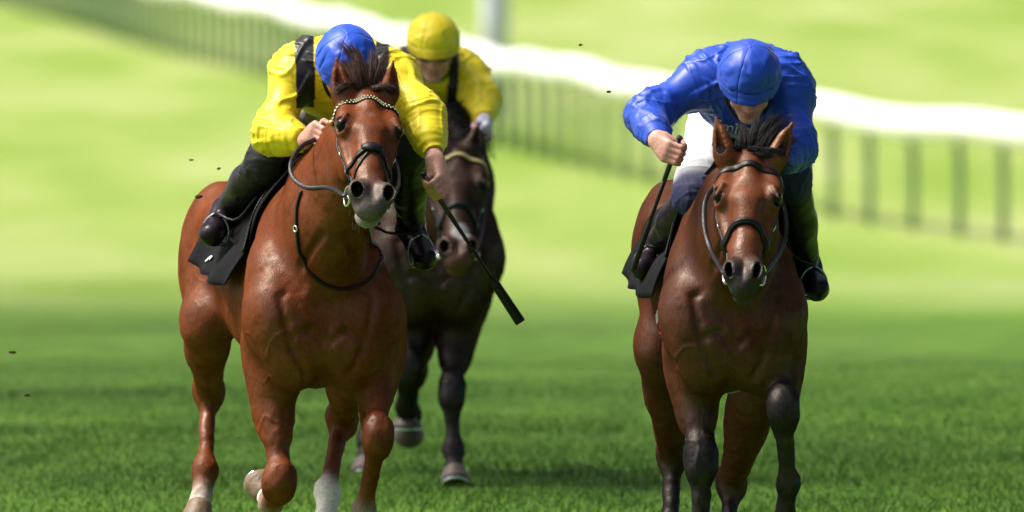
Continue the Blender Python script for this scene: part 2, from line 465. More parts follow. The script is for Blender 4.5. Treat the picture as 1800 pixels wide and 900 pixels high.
def grass_material():
    m, N, L, b = new_mat('turf')
    setp(b, Roughness=.8); b.inputs['Specular IOR Level'].default_value = .15
    geo = N.new('ShaderNodeNewGeometry'); sep = N.new('ShaderNodeSeparateXYZ'); L.new(geo.outputs['Position'], sep.inputs[0])
    def noise(scale, sc3, detail=4):
        mp = N.new('ShaderNodeMapping'); mp.inputs['Scale'].default_value = sc3; L.new(geo.outputs['Position'], mp.inputs['Vector'])
        n = N.new('ShaderNodeTexNoise'); n.inputs['Scale'].default_value = scale; n.inputs['Detail'].default_value = detail; L.new(mp.outputs[0], n.inputs['Vector'])
        return n.outputs['Fac']
    def ramp(fac, stops):
        r = N.new('ShaderNodeValToRGB'); e = r.color_ramp.elements
        e[0].position, e[0].color = stops[0][0], (*stops[0][1], 1); e[1].position, e[1].color = stops[-1][0], (*stops[-1][1], 1)
        for p, c in stops[1:-1]:
            x = e.new(p); x.color = (*c, 1)
        L.new(fac, r.inputs['Fac']); return r.outputs['Color']
    def mix(f, a, c, mode='MIX'):
        x = N.new('ShaderNodeMix'); x.data_type = 'RGBA'; x.blend_type = mode
        if isinstance(f, (int, float)): x.inputs[0].default_value = f
        else: L.new(f, x.inputs[0])
        L.new(a, x.inputs[6]); L.new(c, x.inputs[7]); return x.outputs[2]
    # cloud shadow put into the colour: turf dark near the camera, paler beyond
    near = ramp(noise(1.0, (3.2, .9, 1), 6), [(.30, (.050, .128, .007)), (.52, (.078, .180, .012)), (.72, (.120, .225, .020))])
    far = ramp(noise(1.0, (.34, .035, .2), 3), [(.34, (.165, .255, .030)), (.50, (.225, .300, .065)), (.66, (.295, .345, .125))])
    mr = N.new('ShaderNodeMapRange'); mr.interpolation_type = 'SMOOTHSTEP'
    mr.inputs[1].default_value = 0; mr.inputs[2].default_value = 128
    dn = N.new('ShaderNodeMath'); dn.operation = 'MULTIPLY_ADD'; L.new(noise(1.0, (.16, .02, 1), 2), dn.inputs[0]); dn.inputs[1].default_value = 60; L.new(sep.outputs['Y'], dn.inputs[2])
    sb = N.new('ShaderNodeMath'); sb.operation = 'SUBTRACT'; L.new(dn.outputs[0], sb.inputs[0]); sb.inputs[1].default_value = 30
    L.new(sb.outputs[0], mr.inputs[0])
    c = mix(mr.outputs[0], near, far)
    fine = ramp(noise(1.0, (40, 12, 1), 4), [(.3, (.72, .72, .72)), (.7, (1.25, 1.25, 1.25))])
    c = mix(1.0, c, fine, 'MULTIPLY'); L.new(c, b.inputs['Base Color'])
    bp = N.new('ShaderNodeBump'); bp.inputs['Strength'].default_value = .6; bp.inputs['Distance'].default_value = .03
    L.new(noise(1.0, (45, 20, 1), 4), bp.inputs['Height']); L.new(bp.outputs['Normal'], b.inputs['Normal'])
    return m
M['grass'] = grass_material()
M['blade'] = mat_attr('grass_blades', rough=.6, spec=.25, var=.2, vscale=3, bump=0)
M['rail'] = mat_plain('white_plastic_rail', (.82, .82, .82), .4, .5, .05)
M['post'] = mat_plain('green_plastic_post', (.15, .24, .135), .5, .4, .05)
M['mark_w'] = mat_plain('white_painted_post', (.55, .58, .64), .5, .4, .05)
M['mark_b'] = mat_plain('blue_painted_board', (.02, .05, .30), .5, .4, .05)
M['soil'] = mat_plain('soil', (.035, .025, .012), .9, .2, .8, 80, .4)

ys = np.concatenate([np.linspace(-600, -70, 12), np.linspace(-60, 130, 96), np.linspace(135, 420, 40), np.linspace(450, 2700, 40)])
xs = np.concatenate([np.linspace(-1500, -40, 12), np.linspace(-30, 30, 31), np.linspace(40, 1500, 12)])
GX, GY = np.meshgrid(xs, ys)
GZ = ground_z(GY)
gv = np.stack([GX.ravel(), GY.ravel(), GZ.ravel()], 1)
nx = len(xs); idx = np.arange(len(ys) * nx).reshape(len(ys), nx)
gf = np.stack([idx[:-1, :-1].ravel(), idx[:-1, 1:].ravel(), idx[1:, 1:].ravel(), idx[1:, :-1].ravel()], 1)
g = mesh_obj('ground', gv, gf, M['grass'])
tag(g, 'mown green turf of the racecourse sloping gently away behind the runners', kind='structure')

# grass blades of the near turf
def grass_blades(n, y0, y1):
    u = RNG.random(n); y = y0 + (y1 - y0) * u ** 1.25 - 3.0 * RNG.random(n) ** 3
    x = (RNG.random(n) - .5) * 2 * (.042 * (CAM_D + y) + 2.5 * RNG.random(n) ** 3)
    P = np.stack([x, y, np.zeros(n)], 1)
    h = (.014 + .022 * RNG.random(n)) * (1 + .35 * vnoise(P, .9)); w = .002 + .0018 * RNG.random(n)
    a = RNG.random(n) * 6.283; lean = RNG.random(n) * .05; la = RNG.random(n) * 6.283
    h = h * np.clip((y1 - y) / (y1 - y0) * 1.6, .1, 1); z = ground_z(y) - .004
    dx, dy = np.cos(a) * w, np.sin(a) * w
    b0 = np.stack([x - dx, y - dy, z], 1); b1 = np.stack([x + dx, y + dy, z], 1)
    tip = np.stack([x + np.cos(la) * lean, y + np.sin(la) * lean, z + h], 1)
    v = np.stack([b0, b1, tip], 1).reshape(-1, 3)
    f = np.arange(3 * n).reshape(n, 3)
    t = np.clip(.5 + .5 * fbm(P, .8, 3, 5) + .35 * (RNG.random(n) - .5), 0, 1)[:, None]
    c = (1 - t) * V(.040, .104, .006) + t * V(.082, .165, .013)
    o = mesh_obj('grass', v, f, M['blade'], colors=np.repeat(c, 3, 0))
    tag(o, 'short green grass blades of the near track turf', 'grass', kind='stuff')
grass_blades(330000, -4.0, 34.0)

# running rail: white top rail on arched green posts
RP = spline([W(2300, 0, 92), W(1800, 0, 111), W(1450, 0, 122), W(1200, 0, 134), W(950, 0, 150), W(700, 0, 176), W(450, 0, 212), W(250, 0, 242), W(60, 0, 285), W(-200, 0, 350)], 400)
RP = np.array(RP)[:, :2]
def rail_height(y):
    # undulation of the flexible rail
    return 1.17 + .035 * math.sin(y * .31) + .02 * math.sin(y * .83 + 1)
rr = empty('running_rail', (RP[60][0], RP[60][1], ground_z(RP[60][1])))
tag(rr, 'curving white running rail on arched green posts behind the horses', 'rail')
bpy.context.view_layer.update()
seg = np.cumsum(np.r_[0, np.hypot(*(RP[1:] - RP[:-1]).T)])
mb = MB()
def rail_at(s):
    x = np.interp(s, seg, RP[:, 0]); y = np.interp(s, seg, RP[:, 1]); return V(x, y, float(ground_z(y)) + rail_height(y))
mb.tube([rail_at(s) for s in np.arange(0, seg[-1], 1.0)], .16, 12)
mb.build('top_rail', M['rail'], rr)
s = 0.4; k = 0
while s < seg[-1] - 1:
    p = rail_at(s); q = rail_at(s + .2); t = nrm((q - p) * V(1, 1, 0)); side = V(-t[1], t[0], 0)      # track side
    if side[0] > 0: side = -side
    base = p - side * .20; gz = float(ground_z(base[1])); top = p[2] - .07
    pts = [V(base[0], base[1], gz - .05), V(base[0], base[1], gz + .5), V(base[0], base[1], top - .22)]
    for a in np.linspace(.25, 1, 6):
        an = a * math.pi / 2
        pts.append(V(base[0], base[1], top - .2) + side * .20 * (1 - math.cos(an)) + V(0, 0, .2 * math.sin(an)))
    m2 = MB(); m2.tube(pts, [.047] * 3 + [.043] * 6, 8); m2.build('post', M['post'], rr)
    s += 2.35; k += 1

# distance marker behind the rail
mp = empty('distance_marker', W(870, 0, 178) * V(1, 1, 0) + V(0, 0, float(ground_z(178))))
bpy.context.view_layer.update()
tag(mp, 'tall white post with blue board on top standing behind the rail', 'marker post')
c = np.array(mp.location)
m2 = MB(); m2.tube([c, c + V(0, 0, 1.90), c + V(0, 0, 1.92)], [.19, .19, .18], 12); m2.build('pole', M['mark_w'], mp)
m2 = MB(); m2.box(c + V(-.24, -.24, 1.923), c + V(.24, .24, 2.8)); m2.build('board', M['mark_b'], mp, smooth=False)

# unseen tree belts added to shade the turf and block sky light
M['bark'] = mat_plain('bark', (.07, .05, .035), .9, .2, .8, 30, .4, vscale=6)
M['leaf'] = mat_plain('leaves', (.05, .09, .02), .6, .3, 0, var=.4, vscale=3)
def shade_tree(x, y, h, r, n, label, leaf=1.0, group='unseen trees added for shade'):
    gz = float(ground_z(y)); t = empty('added_shade_tree', (x, y, gz)); bpy.context.view_layer.update()
    tag(t, label, 'tree', group)
    mb = MB(); top = V(x, y, gz + h)
    mb.tube([V(x, y, gz - .2), V(x + .1, y, gz + h * .3), V(x - .1, y + .1, gz + h * .6), top], [.24, .19, .13, .04], 10)
    for i in range(9):
        a = i * 2.4; z0 = gz + h * (.3 + .06 * i); L = r * (1 - .06 * i)
        mb.tube([V(x, y, z0), V(x + math.cos(a) * L * .5, y + math.sin(a) * L * .5, z0 + L * .35), V(x + math.cos(a) * L * .9, y + math.sin(a) * L * .9, z0 + L * .5)], [.12, .07, .02], 6)
    mb.build('trunk', M['bark'], t)
    d = RNG.normal(size=(n, 3)); d /= np.linalg.norm(d, axis=1, keepdims=True)
    rad = RNG.random(n) ** .4 * (1 + .35 * vnoise(d * 3 + x, 1.0, 3)); p = d * rad[:, None] * V(r, r, h * .38) + V(x, y, gz + h * .64)
    e = RNG.normal(size=(n, 3)); e /= np.linalg.norm(e, axis=1, keepdims=True); f2_ = np.cross(e, d); s_ = leaf * (.12 + .14 * RNG.random(n))[:, None]
    v = np.stack([p - e * s_, p + f2_ * s_ * .6, p + e * s_, p - f2_ * s_ * .6], 1).reshape(-1, 3)
    mesh_obj('crown', v, np.arange(4 * n).reshape(n, 4), M['leaf'], t)
def belt(xs, label, group, leaf=2.6, n=2600, h=22):
    for i, (x, y, k) in enumerate(xs):
        shade_tree(x + .6 * RNG.normal(), y + .8 * RNG.normal(), h + 1.5 * RNG.normal(), 5.2, int(n * k), label, leaf, group)
# added unseen left belt shades the turf behind the runners, thinning along the course
belt([(-9.2 - .035 * 5.6 * i, 9.0 + 5.4 * i, max(.010, .085 - .0046 * i)) for i in range(17)], 'unseen leafy tree added on the left to shade the turf', 'added shade trees left of the course')
belt([(19, -34 + 9.5 * i, 1.1) for i in range(11)], 'unseen leafy tree added on the right to block sky light', 'added light-blocking trees right of the course')  # unseen belt added to keep the right side of the runners dark
belt([(-60 + 8.2 * i, -71, 1.0) for i in range(12)], 'unseen tall leafy tree added behind the camera to block sky light', 'added light-blocking trees behind the camera', h=25)  # unseen belt added to cut low sky light on the chests
# ------------------------------------------------------------------ horses
class Frame:
    """horse frame: u to the picture's right, v backwards from the chest, z up"""
    def __init__(s, px, y0, yaw):
        s.y0 = y0; s.c, s.s = math.cos(yaw), math.sin(yaw)
        s.x0 = W(px, 0, y0)[0]
    def world(s, P):
        P = np.atleast_2d(P); u, v, z = P.T
        return np.stack([s.x0 + u * s.c - v * s.s, s.y0 + u * s.s + v * s.c, z], 1)
    def local(s, P):
        P = np.atleast_2d(P); x, y, z = P[:, 0] - s.x0, P[:, 1] - s.y0, P[:, 2]
        return np.stack([x * s.c + y * s.s, -x * s.s + y * s.c, z], 1)
    def J(s, px, py, v):
        y = s.y0 + v
        for _ in range(6):
            q = s.local(W(px, py, y))[0]; y += (v - q[1])
        return s.local(W(px, py, y))[0]

CAMP = V(0, -CAM_D, CAM_H)
def pixel_cast(solid, fr, px, py, y0, y1, off=0.0):
    """where the sight line of a photo pixel meets the horse, horse frame"""
    return solid.hit(fr.local(W(px, py, y0))[0], fr.local(W(px, py, y1))[0], off, 140)

def hoof(mb, shoe, C, T, back):
    """hoof capsule from coronet centre C to sole centre T; back = heel direction"""
    ax = nrm(T - C); bk = nrm(back - ax * np.dot(back, ax)); sd = np.cross(ax, bk); n = 20
    def ring(p, r, ext, heel=1.0):
        return [p + sd * math.cos(a) * r + bk * (math.sin(a) * r * (.85 if math.sin(a) > 0 else 1.12)) + ax * ext * 0 for a in np.linspace(0, 2 * math.pi, n, endpoint=False)]
    rings = [ring(C - ax * .008, .036, 0), ring(C, .0455, 0), ring(C + ax * .012, .047, 0), ring(T - ax * .02, .060, 0), ring(T, .064, 0), ring(T, .052, 0), ring(T - ax * .008, .045, 0), ring(T - ax * .004, .01, 0)]
    v = [q for r in rings for q in r]; f = []
    for i in range(len(rings) - 1):
        for j in range(n): f.append((i * n + j, i * n + (j + 1) % n, (i + 1) * n + (j + 1) % n, (i + 1) * n + j))
    f.append(tuple((len(rings) - 1) * n + j for j in range(n)))
    mb.add(v, f)
    pts = [T + ax * .004 + sd * math.cos(a) * .054 + bk * (math.sin(a) * .054 * (.85 if math.sin(a) > 0 else 1.12)) for a in np.linspace(math.radians(120), math.radians(420), 22)]
    shoe.tube(pts, .007, 6)

def build_horse(name, label, fr, cfg):
    S = Solid(); c = cfg; body = c['coat']; dark = c['dark']; J = fr.J
    side = V(1, 0, 0)
    dz = c.get('dz', 0); wd = c.get('wide', 1.0); wr = c.get('rear', wd)
    # trunk
    S.loft([(-.06, 1.06 + dz, .86 + dz, .97 + dz, .09 * wd, 0), (0, 1.16 + dz, .76 + dz, .97 + dz, .175 * wd, .1), (.10, 1.28 + dz, .70 + dz, .98 + dz, .225 * wd, .40), (.28, 1.47 + dz, .69 + dz, 1.0 + dz, .225 * wd, .70),
            (.48, 1.46 + dz, .69 + dz, 1.02 + dz, .235 * wd, .66), (.85, 1.41 + dz, .75 + dz, 1.05 + dz, .285 * wr, .58), (1.10, 1.43 + dz, .86 + dz, 1.10 + dz, .28 * wr, .50), (1.32, 1.46 + dz, .95 + dz, 1.14 + dz, .275 * wr, .55),
            (1.55, 1.40 + dz, .96 + dz, 1.12 + dz, .23 * wr, .5), (1.72, 1.27 + dz, 1.04 + dz, 1.15 + dz, .10 * wr, .3)], .04, body)
    # chest and shoulders
    for sg in (-1, 1):
        S.cone((sg * .075 * wd, .30, 1.27 + dz), (sg * .175 * wd, .05, .98 + dz), .075, .09, .10, body)           # shoulder blade
        S.ell((sg * .195 * wd, .13, 1.0 + dz), (.065, .16, .20), [(1, 0, 0), (0, .85, -.5), (0, .5, .85)], .08, body)
        S.ell((sg * .095 * wd, -.005, .85 + dz), (.115, .085, .135), [(1, 0, sg * .35), (0, 1, 0), (-sg * .35, 0, 1)], .06, body)   # breast muscle
        S.ell((sg * .205 * wd, .22, .88 + dz), (.055, .11, .16), [(1, 0, 0), (0, .9, -.43), (0, .43, .9)], .03, body)      # triceps edge
        S.ell((sg * .185 * wd, .03, .93 + dz), (.075, .09, .13), None, .08, body)                                  # point of shoulder
        S.ell((sg * .115 * wd, .04, .77 + dz), (.085, .09, .085), None, .05, body)
        S.ell((sg * .19 * wr, 1.30, 1.14 + dz), (.10, .26, .24), None, .09, body)                                 # hindquarter
        S.ell((sg * .215 * wr, 1.08, 1.24 + dz), (.05, .09, .06), None, .10, body)                                # point of hip
    S.cone((0, -.102, .98 + dz), (0, -.095, .74 + dz), .006, .006, .03, None, op=-1)                               # groove of the breast
    # neck
    nk = c['neck']
    for a, b in zip(nk[:-1], nk[1:]):
        S.cone(a[0], b[0], a[1], b[1], .07, body, side=side, asp=(a[2] + b[2]) / 2)
    wz = V(0, .02, .0)
    # front legs
    hm, hs = [], []
    for leg in c['fore']:
        E, K, F, C, T = [J(*p) for p in leg['pts']]; sg = np.sign(E[0]); bk = V(0, 1, 0)
        cl = leg.get('low', body); sock = leg.get('sock', cl); kc = leg.get('kneecol', cl)
        ax = nrm(K - E)
        S.cone((sg * .17 * wd, .05, .95 + dz), E, .095, .08, .07, body)
        S.cone(E + V(0, .035, .02), E + .6 * (K - E), .072, .043, .08, body, side=side, asp=.9); S.cone(E + .5 * (K - E), K, .043, .038, .035, leg.get('kneecol', body), side=side, asp=.95)
        S.ell(E + .26 * (K - E) + V(0, -.025, 0), (.050, .054, .15), [np.cross(ax, bk), bk, ax], .08, body)
        S.ell(E + .22 * (K - E) + V(sg * .03, .03, 0), (.040, .052, .14), [np.cross(ax, bk), bk, ax], .08, body)
        # knee
        d2 = nrm(F - K); mid = nrm(ax + d2); fw = nrm(np.cross(side, mid)); fw = fw if fw[1] < 0 else -fw
        kn = leg.get('kn', .90); S.ell(K, np.array((.047, .040, .058)) * kn, [side, fw, mid], .06, kc); S.ell(K - mid * .045, np.array((.043, .038, .045)) * kn, [side, fw, mid], .05, kc); S.ell(K + d2 * .03, (.041, .037, .04), [side, fw, mid], .03, kc)
        S.ell(K + fw * .022 - mid * .018 + side * .018, (.022, .022, .026), None, .015, kc)
        S.ell(K + fw * .022 - mid * .018 - side * .018, (.022, .022, .026), None, .015, kc)
        S.ell(K - fw * .038 + mid * .005, (.026, .022, .035), [side, fw, mid], .02, kc)
        # cannon and tendons
        bkd = nrm(np.cross(side, d2)); bkd = bkd if np.dot(bkd, -fw) > 0 else -bkd
        S.cone(K + d2 * .03, F, .033, .027, .04, cl)
        S.cone(K + d2 * .03 + bkd * .028, F + bkd * .028, .016, .016, .010, cl)
        fc = leg.get('fetcol', cl)
        S.ell(F, (.037, .038, .044), [side, bkd, d2], .045, fc)
        S.ell(F + bkd * .028, (.03, .024, .03), [side, bkd, d2], .018, fc)
        d3 = nrm(C - F)
        S.cone(F, C, .031, .036, .02, sock)
        hm.append((C, T, bkd, leg.get('pale', False)))
    for leg in c['hind']:
        H, St, Ho, F, C, T = [J(*p) if len(p) == 3 else V(*p[:3]) for p in leg['pts']]; sg = np.sign(H[0])
        cl = leg.get('low', body); sock = leg.get('sock', cl)
        S.cone(H, St, .165, .105, .06, body, side=side, asp=.72)
        S.ell(H + V(0, .11, -.10), (.09, .14, .20), None, .08, body)
        S.cone(H + V(0, .19, -.08), St + .35 * (Ho - St) + V(0, .05, 0), .10, .06, .09, body, side=side, asp=.85)
        ax = nrm(Ho - St); bk = nrm(np.cross(side, ax)); bk = bk if bk[1] > 0 else -bk
        S.cone(St, Ho, .105, .050, .06, body, side=side, asp=.85)
        S.ell(St + .35 * (Ho - St) + bk * .02, (.062, .075, .15), [side, bk, ax], .04, body)
        d2 = nrm(F - Ho); b2 = nrm(np.cross(side, d2)); b2 = b2 if b2[1] > 0 else -b2
        S.ell(Ho, (.053, .060, .074), [side, b2, d2], .025, leg.get('hockcol', cl))
        pt = Ho - d2 * .075 + b2 * .06
        S.cone(Ho + b2 * .025, pt, .032, .026, .025, leg.get('hockcol', cl))
        S.cone(pt, St + .45 * (Ho - St) + bk * .06, .02, .028, .03, body)                 # hamstring tendon
        S.ell(Ho + side * .03 - d2 * .02, (.02, .04, .04), [side, b2, d2], .02, leg.get('hockcol', cl))
        S.ell(Ho - side * .03 - d2 * .02, (.02, .04, .04), [side, b2, d2], .02, leg.get('hockcol', cl))
        S.cone(Ho + d2 * .03, F, .029, .0245, .03, cl)
        S.cone(Ho + d2 * .03 + b2 * .03, F + b2 * .028, .015, .015, .008, cl)
        fc = leg.get('fetcol', cl)
        S.ell(F, (.040, .041, .048), [side, b2, d2], .045, fc)
        S.ell(F + b2 * .03, (.03, .025, .03), [side, b2, d2], .018, fc)
        S.cone(F, F + .7 * (C - F), .034, .036, .02, leg.get('pastern', sock)); S.cone(F + .85 * (C - F), C, .034, .037, .02, sock)
        hm.append((C, T, b2, leg.get('pale', False)))
    # creases between the muscles of the chest and shoulder
    for sg in (-1, 1):
        for path in ([(.185, 1.02), (.165, .93), (.135, .83), (.085, .745)], [(.045, 1.24), (.10, 1.13), (.165, 1.03)], [(.02, .86), (.07, .90), (.125, .885)]):
            P_ = [S.hit(V(sg * a * wd, -.7, b + dz), V(sg * a * wd, .5, b + dz), 0, 60) for a, b in path]
            for a, b in zip(P_[:-1], P_[1:]):
                if np.linalg.norm(a - b) < .25: S.cone(a, b, .0015, .0015, .030, None, op=-1)
    # head: (s across, f out of the face, a from poll to nose)
    hd = c['head']; O = hd['poll']; A = nrm(hd['nose'] - O); sx = nrm(V(1, hd.get('yaw', 0), hd.get('roll', 0))); sx = nrm(sx - A * np.dot(sx, A)); Fv = np.cross(A, sx)
    if Fv[1] > 0: Fv = -Fv
    R = [sx, Fv, A]; g = hd.get('scale', 1.0)
    mzf = hd.get('muzzle', 1.0)
    def Hp(s, f, a):
        s = s * (1 + (mzf - 1) * min(1, max(0, (a - .28) / .2)))
        return O + g * (sx * s + Fv * f + A * a)
    muz = c['muzzle']; face = c.get('face', body); lip = c.get('lip', muz)
    NH = []
    def hole(sg):
        d = nrm(Fv * .75 + A * .65 + sx * sg * .35); up = nrm(np.cross(d, sx)); up = up if up[2] > 0 else -up; up = nrm(up + sx * sg * .35); w = np.cross(d, up)
        c0, r0, ax = Hp(sg * .052, -.004, .535), np.array((hd.get('hole', .0175), .0265, .05)) * g, [w, up, d]
        S.ell(c0, r0, ax, .006, None, -1); return c0, r0, np.array([nrm(q) for q in ax])
    def E_(p, r, k=.03, col=face, op=1, ax=None): S.ell(Hp(*p), np.array(r) * g * V(1 + (mzf - 1) * min(1, max(0, (p[2] - .28) / .2)), 1, 1), R if ax is None else ax, k, col, op)
    E_((0, -.065, .07), (.074, .075, .13), .05)                                     # cranium
    E_((0, -.035, .17), (.086, .055, .115), .04)                                    # forehead
    S.cone(Hp(0, -.028, .24), Hp(0, -.045, .49), .058 * g, .036 * g, .04, face, side=sx, asp=1.12)     # nasal bone
    S.cone(Hp(0, -.085, .22), Hp(0, -.075, .48), .072 * g, .046 * g, .04, face, side=sx, asp=.92)      # cheeks and jaw bars
    for sg in (-1, 1):
        E_((sg * .048, -.125, .185), (.038, .105, .125), .04)                         # jaw plates
        E_((sg * .078, -.018, .17), (.032, .03, .055), .025)                          # brow
        E_((sg * .083, -.022, .205), (.027, .034, .042), .02)                          # eye bulge
        S.cone(Hp(sg * .082, -.052, .24), Hp(sg * .060, -.058, .38), .016 * g, .008 * g, .018, face)
        E_((sg * .052, .028, .105), (.020, .022, .035), .035, None, -1)                 # hollow above the eye
        E_((sg * .075, .004, .33), (.024, .03, .07), .04, None, -1)                     # flat beside the nasal bone
        S.cone(Hp(sg * .036, -.002, .27), Hp(sg * .040, -.028, .44), .0045 * g, .0035 * g, .012, face)    # face vein          # facial crest
        E_((sg * .072, -.06, .10), (.03, .05, .06), .03)                              # temple
        # nostril
        E_((sg * .043, -.030, .515), (.037, .038, .048), .02, muz)
        E_((sg * .050, -.010, .53), (.030, .022, .036), .014, muz)
        NH.append(hole(sg))
        S.cone(Hp(sg * .020, -.012, .50), Hp(sg * .022, -.02, .56), .010 * g, .010 * g, .012, muz)
    E_((0, -.060, .55), (.054, .042, .054), .025, muz)                              # upper lip
    E_((0, -.05, .575), (.040, .030, .022), .018, muz)
    E_((0, -.112, .54), (.040, .026, .046), .016, lip)                               # lower lip
    E_((0, -.125, .505), (.03, .028, .035), .02, muz)                                # chin
    S.ell(Hp(0, -.0905, .575), np.array((.06, .0042, .05)) * g, R, .008, None, -1)     # mouth line
    for sg in (-1, 1):                                                                # eye sockets
        E_((sg * .101, -.008, .207), (.024, .023, .029), .008, None, -1)
        S.cone(Hp(sg * .082, .018, .178), Hp(sg * .101, .013, .222), .0075 * g, .005 * g, .010, face)   # upper lid
        S.cone(Hp(sg * .096, -.034, .19), Hp(sg * .100, -.034, .226), .006 * g, .005 * g, .008, face)
    for tip, base, opn in hd['ears']:
        d = nrm(tip - base); L = np.linalg.norm(tip - base); o = nrm(V(*opn) - d * np.dot(V(*opn), d)); w = np.cross(d, o); m = base + .47 * (tip - base)
        S.cone(base, tip, .030 * g, .006, .02, face, side=o, asp=.72)
        S.ell(m - d * .012, (.028 * g, .020 * g, L * .42), [w, o, d], .015, face)
        S.ell(base + d * .005, (.032 * g, .03 * g, .04), [w, o, d], .03, face)
        S.cone(base + d * L * .22 + o * .019, base + d * L * .82 + o * .010, .0165 * g, .004, .006, None, op=-1, side=o, asp=1.2)
    # mesh
    root = empty(name, fr.world(V(0, .7, 0))[0] * V(1, 1, 0) + V(0, 0, float(ground_z(fr.y0))))
    bpy.context.view_layer.update()
    tag(root, label, 'horse', cfg.get('group'))
    vv, q = S.mesh(cfg.get('voxel', .0055))
    nn = normals(vv, q)
    colr = S.colors(vv, body)
    # shade inside the nostrils is painted into the colour below
    disp = .0016 * fbm(vv, 16, 3, 2) + .003 * fbm(vv, 5, 2, 9)
    low = np.clip((1.35 - vv[:, 2]) / .4, 0, 1)
    # skin folds and veins of the working muscles
    vein = np.maximum(0, 1 - np.abs(vnoise(vv * V(1, 1, .6), 11, 31)) * 9) * np.clip(vnoise(vv, 3.2, 40) * 2, 0, 1)
    disp += .0034 * vein * low
    lower_leg = np.clip((.66 + dz - vv[:, 2]) / .08, 0, 1)
    disp += lower_leg * (.0016 * np.clip(vnoise(vv, 34, 12) * 1.6, -.6, 1) + .0014 * vnoise(vv * V(1, 1, .4), 60, 13))      # bone and sinew under thin skin
    vv = vv + nn * disp[:, None]
    for c0, r0, ax in NH:                        # shade of a deep nostril put into the colour
        q0 = np.sqrt((((vv - c0) @ ax.T / (r0 + .002)) ** 2).sum(1)); w = np.clip((1.10 - q0) / .1, 0, 1)[:, None]
        colr = colr * (1 - w) + V(.008, .006, .006) * w
    for sg in (-1, 1):                           # dark skin round the eye
        dd = np.linalg.norm((vv - Hp(sg * .0895, -.010, .206)) / g, axis=1); w = np.clip((.036 - dd) / .012, 0, 1)[:, None] * .75
        colr = colr * (1 - w) + V(.010, .007, .006) * w
    if 'paint' in cfg: colr = cfg['paint'](vv, nn, colr, Hp)
    o = mesh_obj('body', fr.world(vv), q, M['coat'], root, colors=colr)
    # eyes
    for sg in (-1, 1):
        mb = MB(); mb.ball(fr.world(Hp(sg * .0895, -.007, .206))[0], .0240 * g, 20, 14); mb.build('eye', M['eye'], root)
    for C, T, bk, pale in hm:
        mb, sh = MB(), MB(); hoof(mb, sh, fr.world(C)[0], fr.world(T)[0], fr.world(bk)[0] - fr.world(V(0, 0, 0))[0])
        ho = mb.build('hoof', M['hoof_p' if pale else 'hoof'], root); sh.build('horseshoe', M['metal'], ho)
    return root, S, Hp, (sx, Fv, A)

def hair(name, mat, parent, fr, strands, col, w0=.0016):
    """strands: list of point lists in the horse frame"""
    mb_v, mb_f, mb_c = [], [], []
    for st in strands:
        P = fr.world(np.array(spline(st, 9))); n = len(P); a = RNG.random() * 6.28; cc = np.array(col) * (.6 + .9 * RNG.random())
        t = nrm(P[-1] - P[0]); e = nrm(np.cross(t, V(math.cos(a), math.sin(a), .3)))
        e2 = np.cross(t, e)
        b = len(mb_v)
        for i, p in enumerate(P):
            w = w0 * (1 - (i / (n - 1)) ** 2 * .85)
            mb_v += [p + e * w, p - e * w * .5 + e2 * w * .87, p - e * w * .5 - e2 * w * .87]; mb_c += [cc] * 3
        for i in range(n - 1):
            for j in range(3):
                mb_f.append((b + i * 3 + j, b + i * 3 + (j + 1) % 3, b + i * 3 + 3 + (j + 1) % 3, b + i * 3 + 3 + j))
    return mesh_obj(name, np.array(mb_v), np.array(mb_f), mat, parent, colors=np.array(mb_c))

CHEST = (.118, .0275, .0062); CHEST_D = (.06, .017, .006); WHITE = (.74, .70, .62)
BAY = (.056, .0145, .0050); BLACK = (.006, .0055, .0065); GREYM = (.05, .042, .040)

# --- chestnut on the left
f1 = Frame(568, 0.0, math.radians(10.5)); J = f1.J
poll1 = J(647, 152, -.36); nose1 = J(656, 338, -.81)
def paint1(v, n, c, Hp):
    # faint pale star hairs, darker knees
    d = np.linalg.norm(v - Hp(.0, .02, .17), axis=1); w = (np.clip((.02 - d) / .012, 0, 1) * .15)[:, None]
    return c * (1 - w) + V(.4, .25, .2) * w
cfg1 = dict(coat=CHEST, dark=CHEST_D, wide=.91, rear=.83, muzzle=(.075, .062, .060), lip=(.30, .27, .26), voxel=.006, paint=paint1,
    neck=[(V(0, .26, 1.13), .29, .62), (V(.01, .02, 1.30), .225, .58), (J(612, 290, -.20), .165, .56), (J(640, 215, -.32), .115, .66)],
    fore=[dict(pts=[(480, 620, .2), (491, 858, .03), (476, 886, .29), (469, 870, .38), (458, 845, .44)], kn=1.06, sock=WHITE, fetcol=CHEST, pale=True),
          dict(pts=[(664, 615, .2), (664, 770, -.12), (640, 898, .06), (624, 935, .12), (612, 962, .17)], sock=WHITE, pale=True)],
    hind=[dict(pts=[(-.15, 1.32, 1.18, 0), (364, 565, 1.05), (366, 690, 1.52), (361, 826, 1.34), (351, 888, 1.27), (343, 926, 1.22)], sock=WHITE, pastern=CHEST, pale=True),
          dict(pts=[(.15, 1.28, 1.18, 0), (622, 640, .98), (600, 738, 1.34), (575, 868, 1.10), (572, 915, 1.04), (570, 950, 1.0)], sock=WHITE, fetcol=WHITE, pale=True)],
    head=dict(scale=1.06, poll=poll1, nose=nose1, yaw=.05, roll=-.05, ears=[(J(591, 103, -.36), J(604, 168, -.38), (-.5, -1, .1)), (J(691, 108, -.36), J(683, 166, -.38), (.55, -1, .1))]))
h1, S1, Hp1, HA1 = build_horse('race_horse', 'bright chestnut racehorse with white socks ridden by the blue-capped jockey in yellow', f1, cfg1)

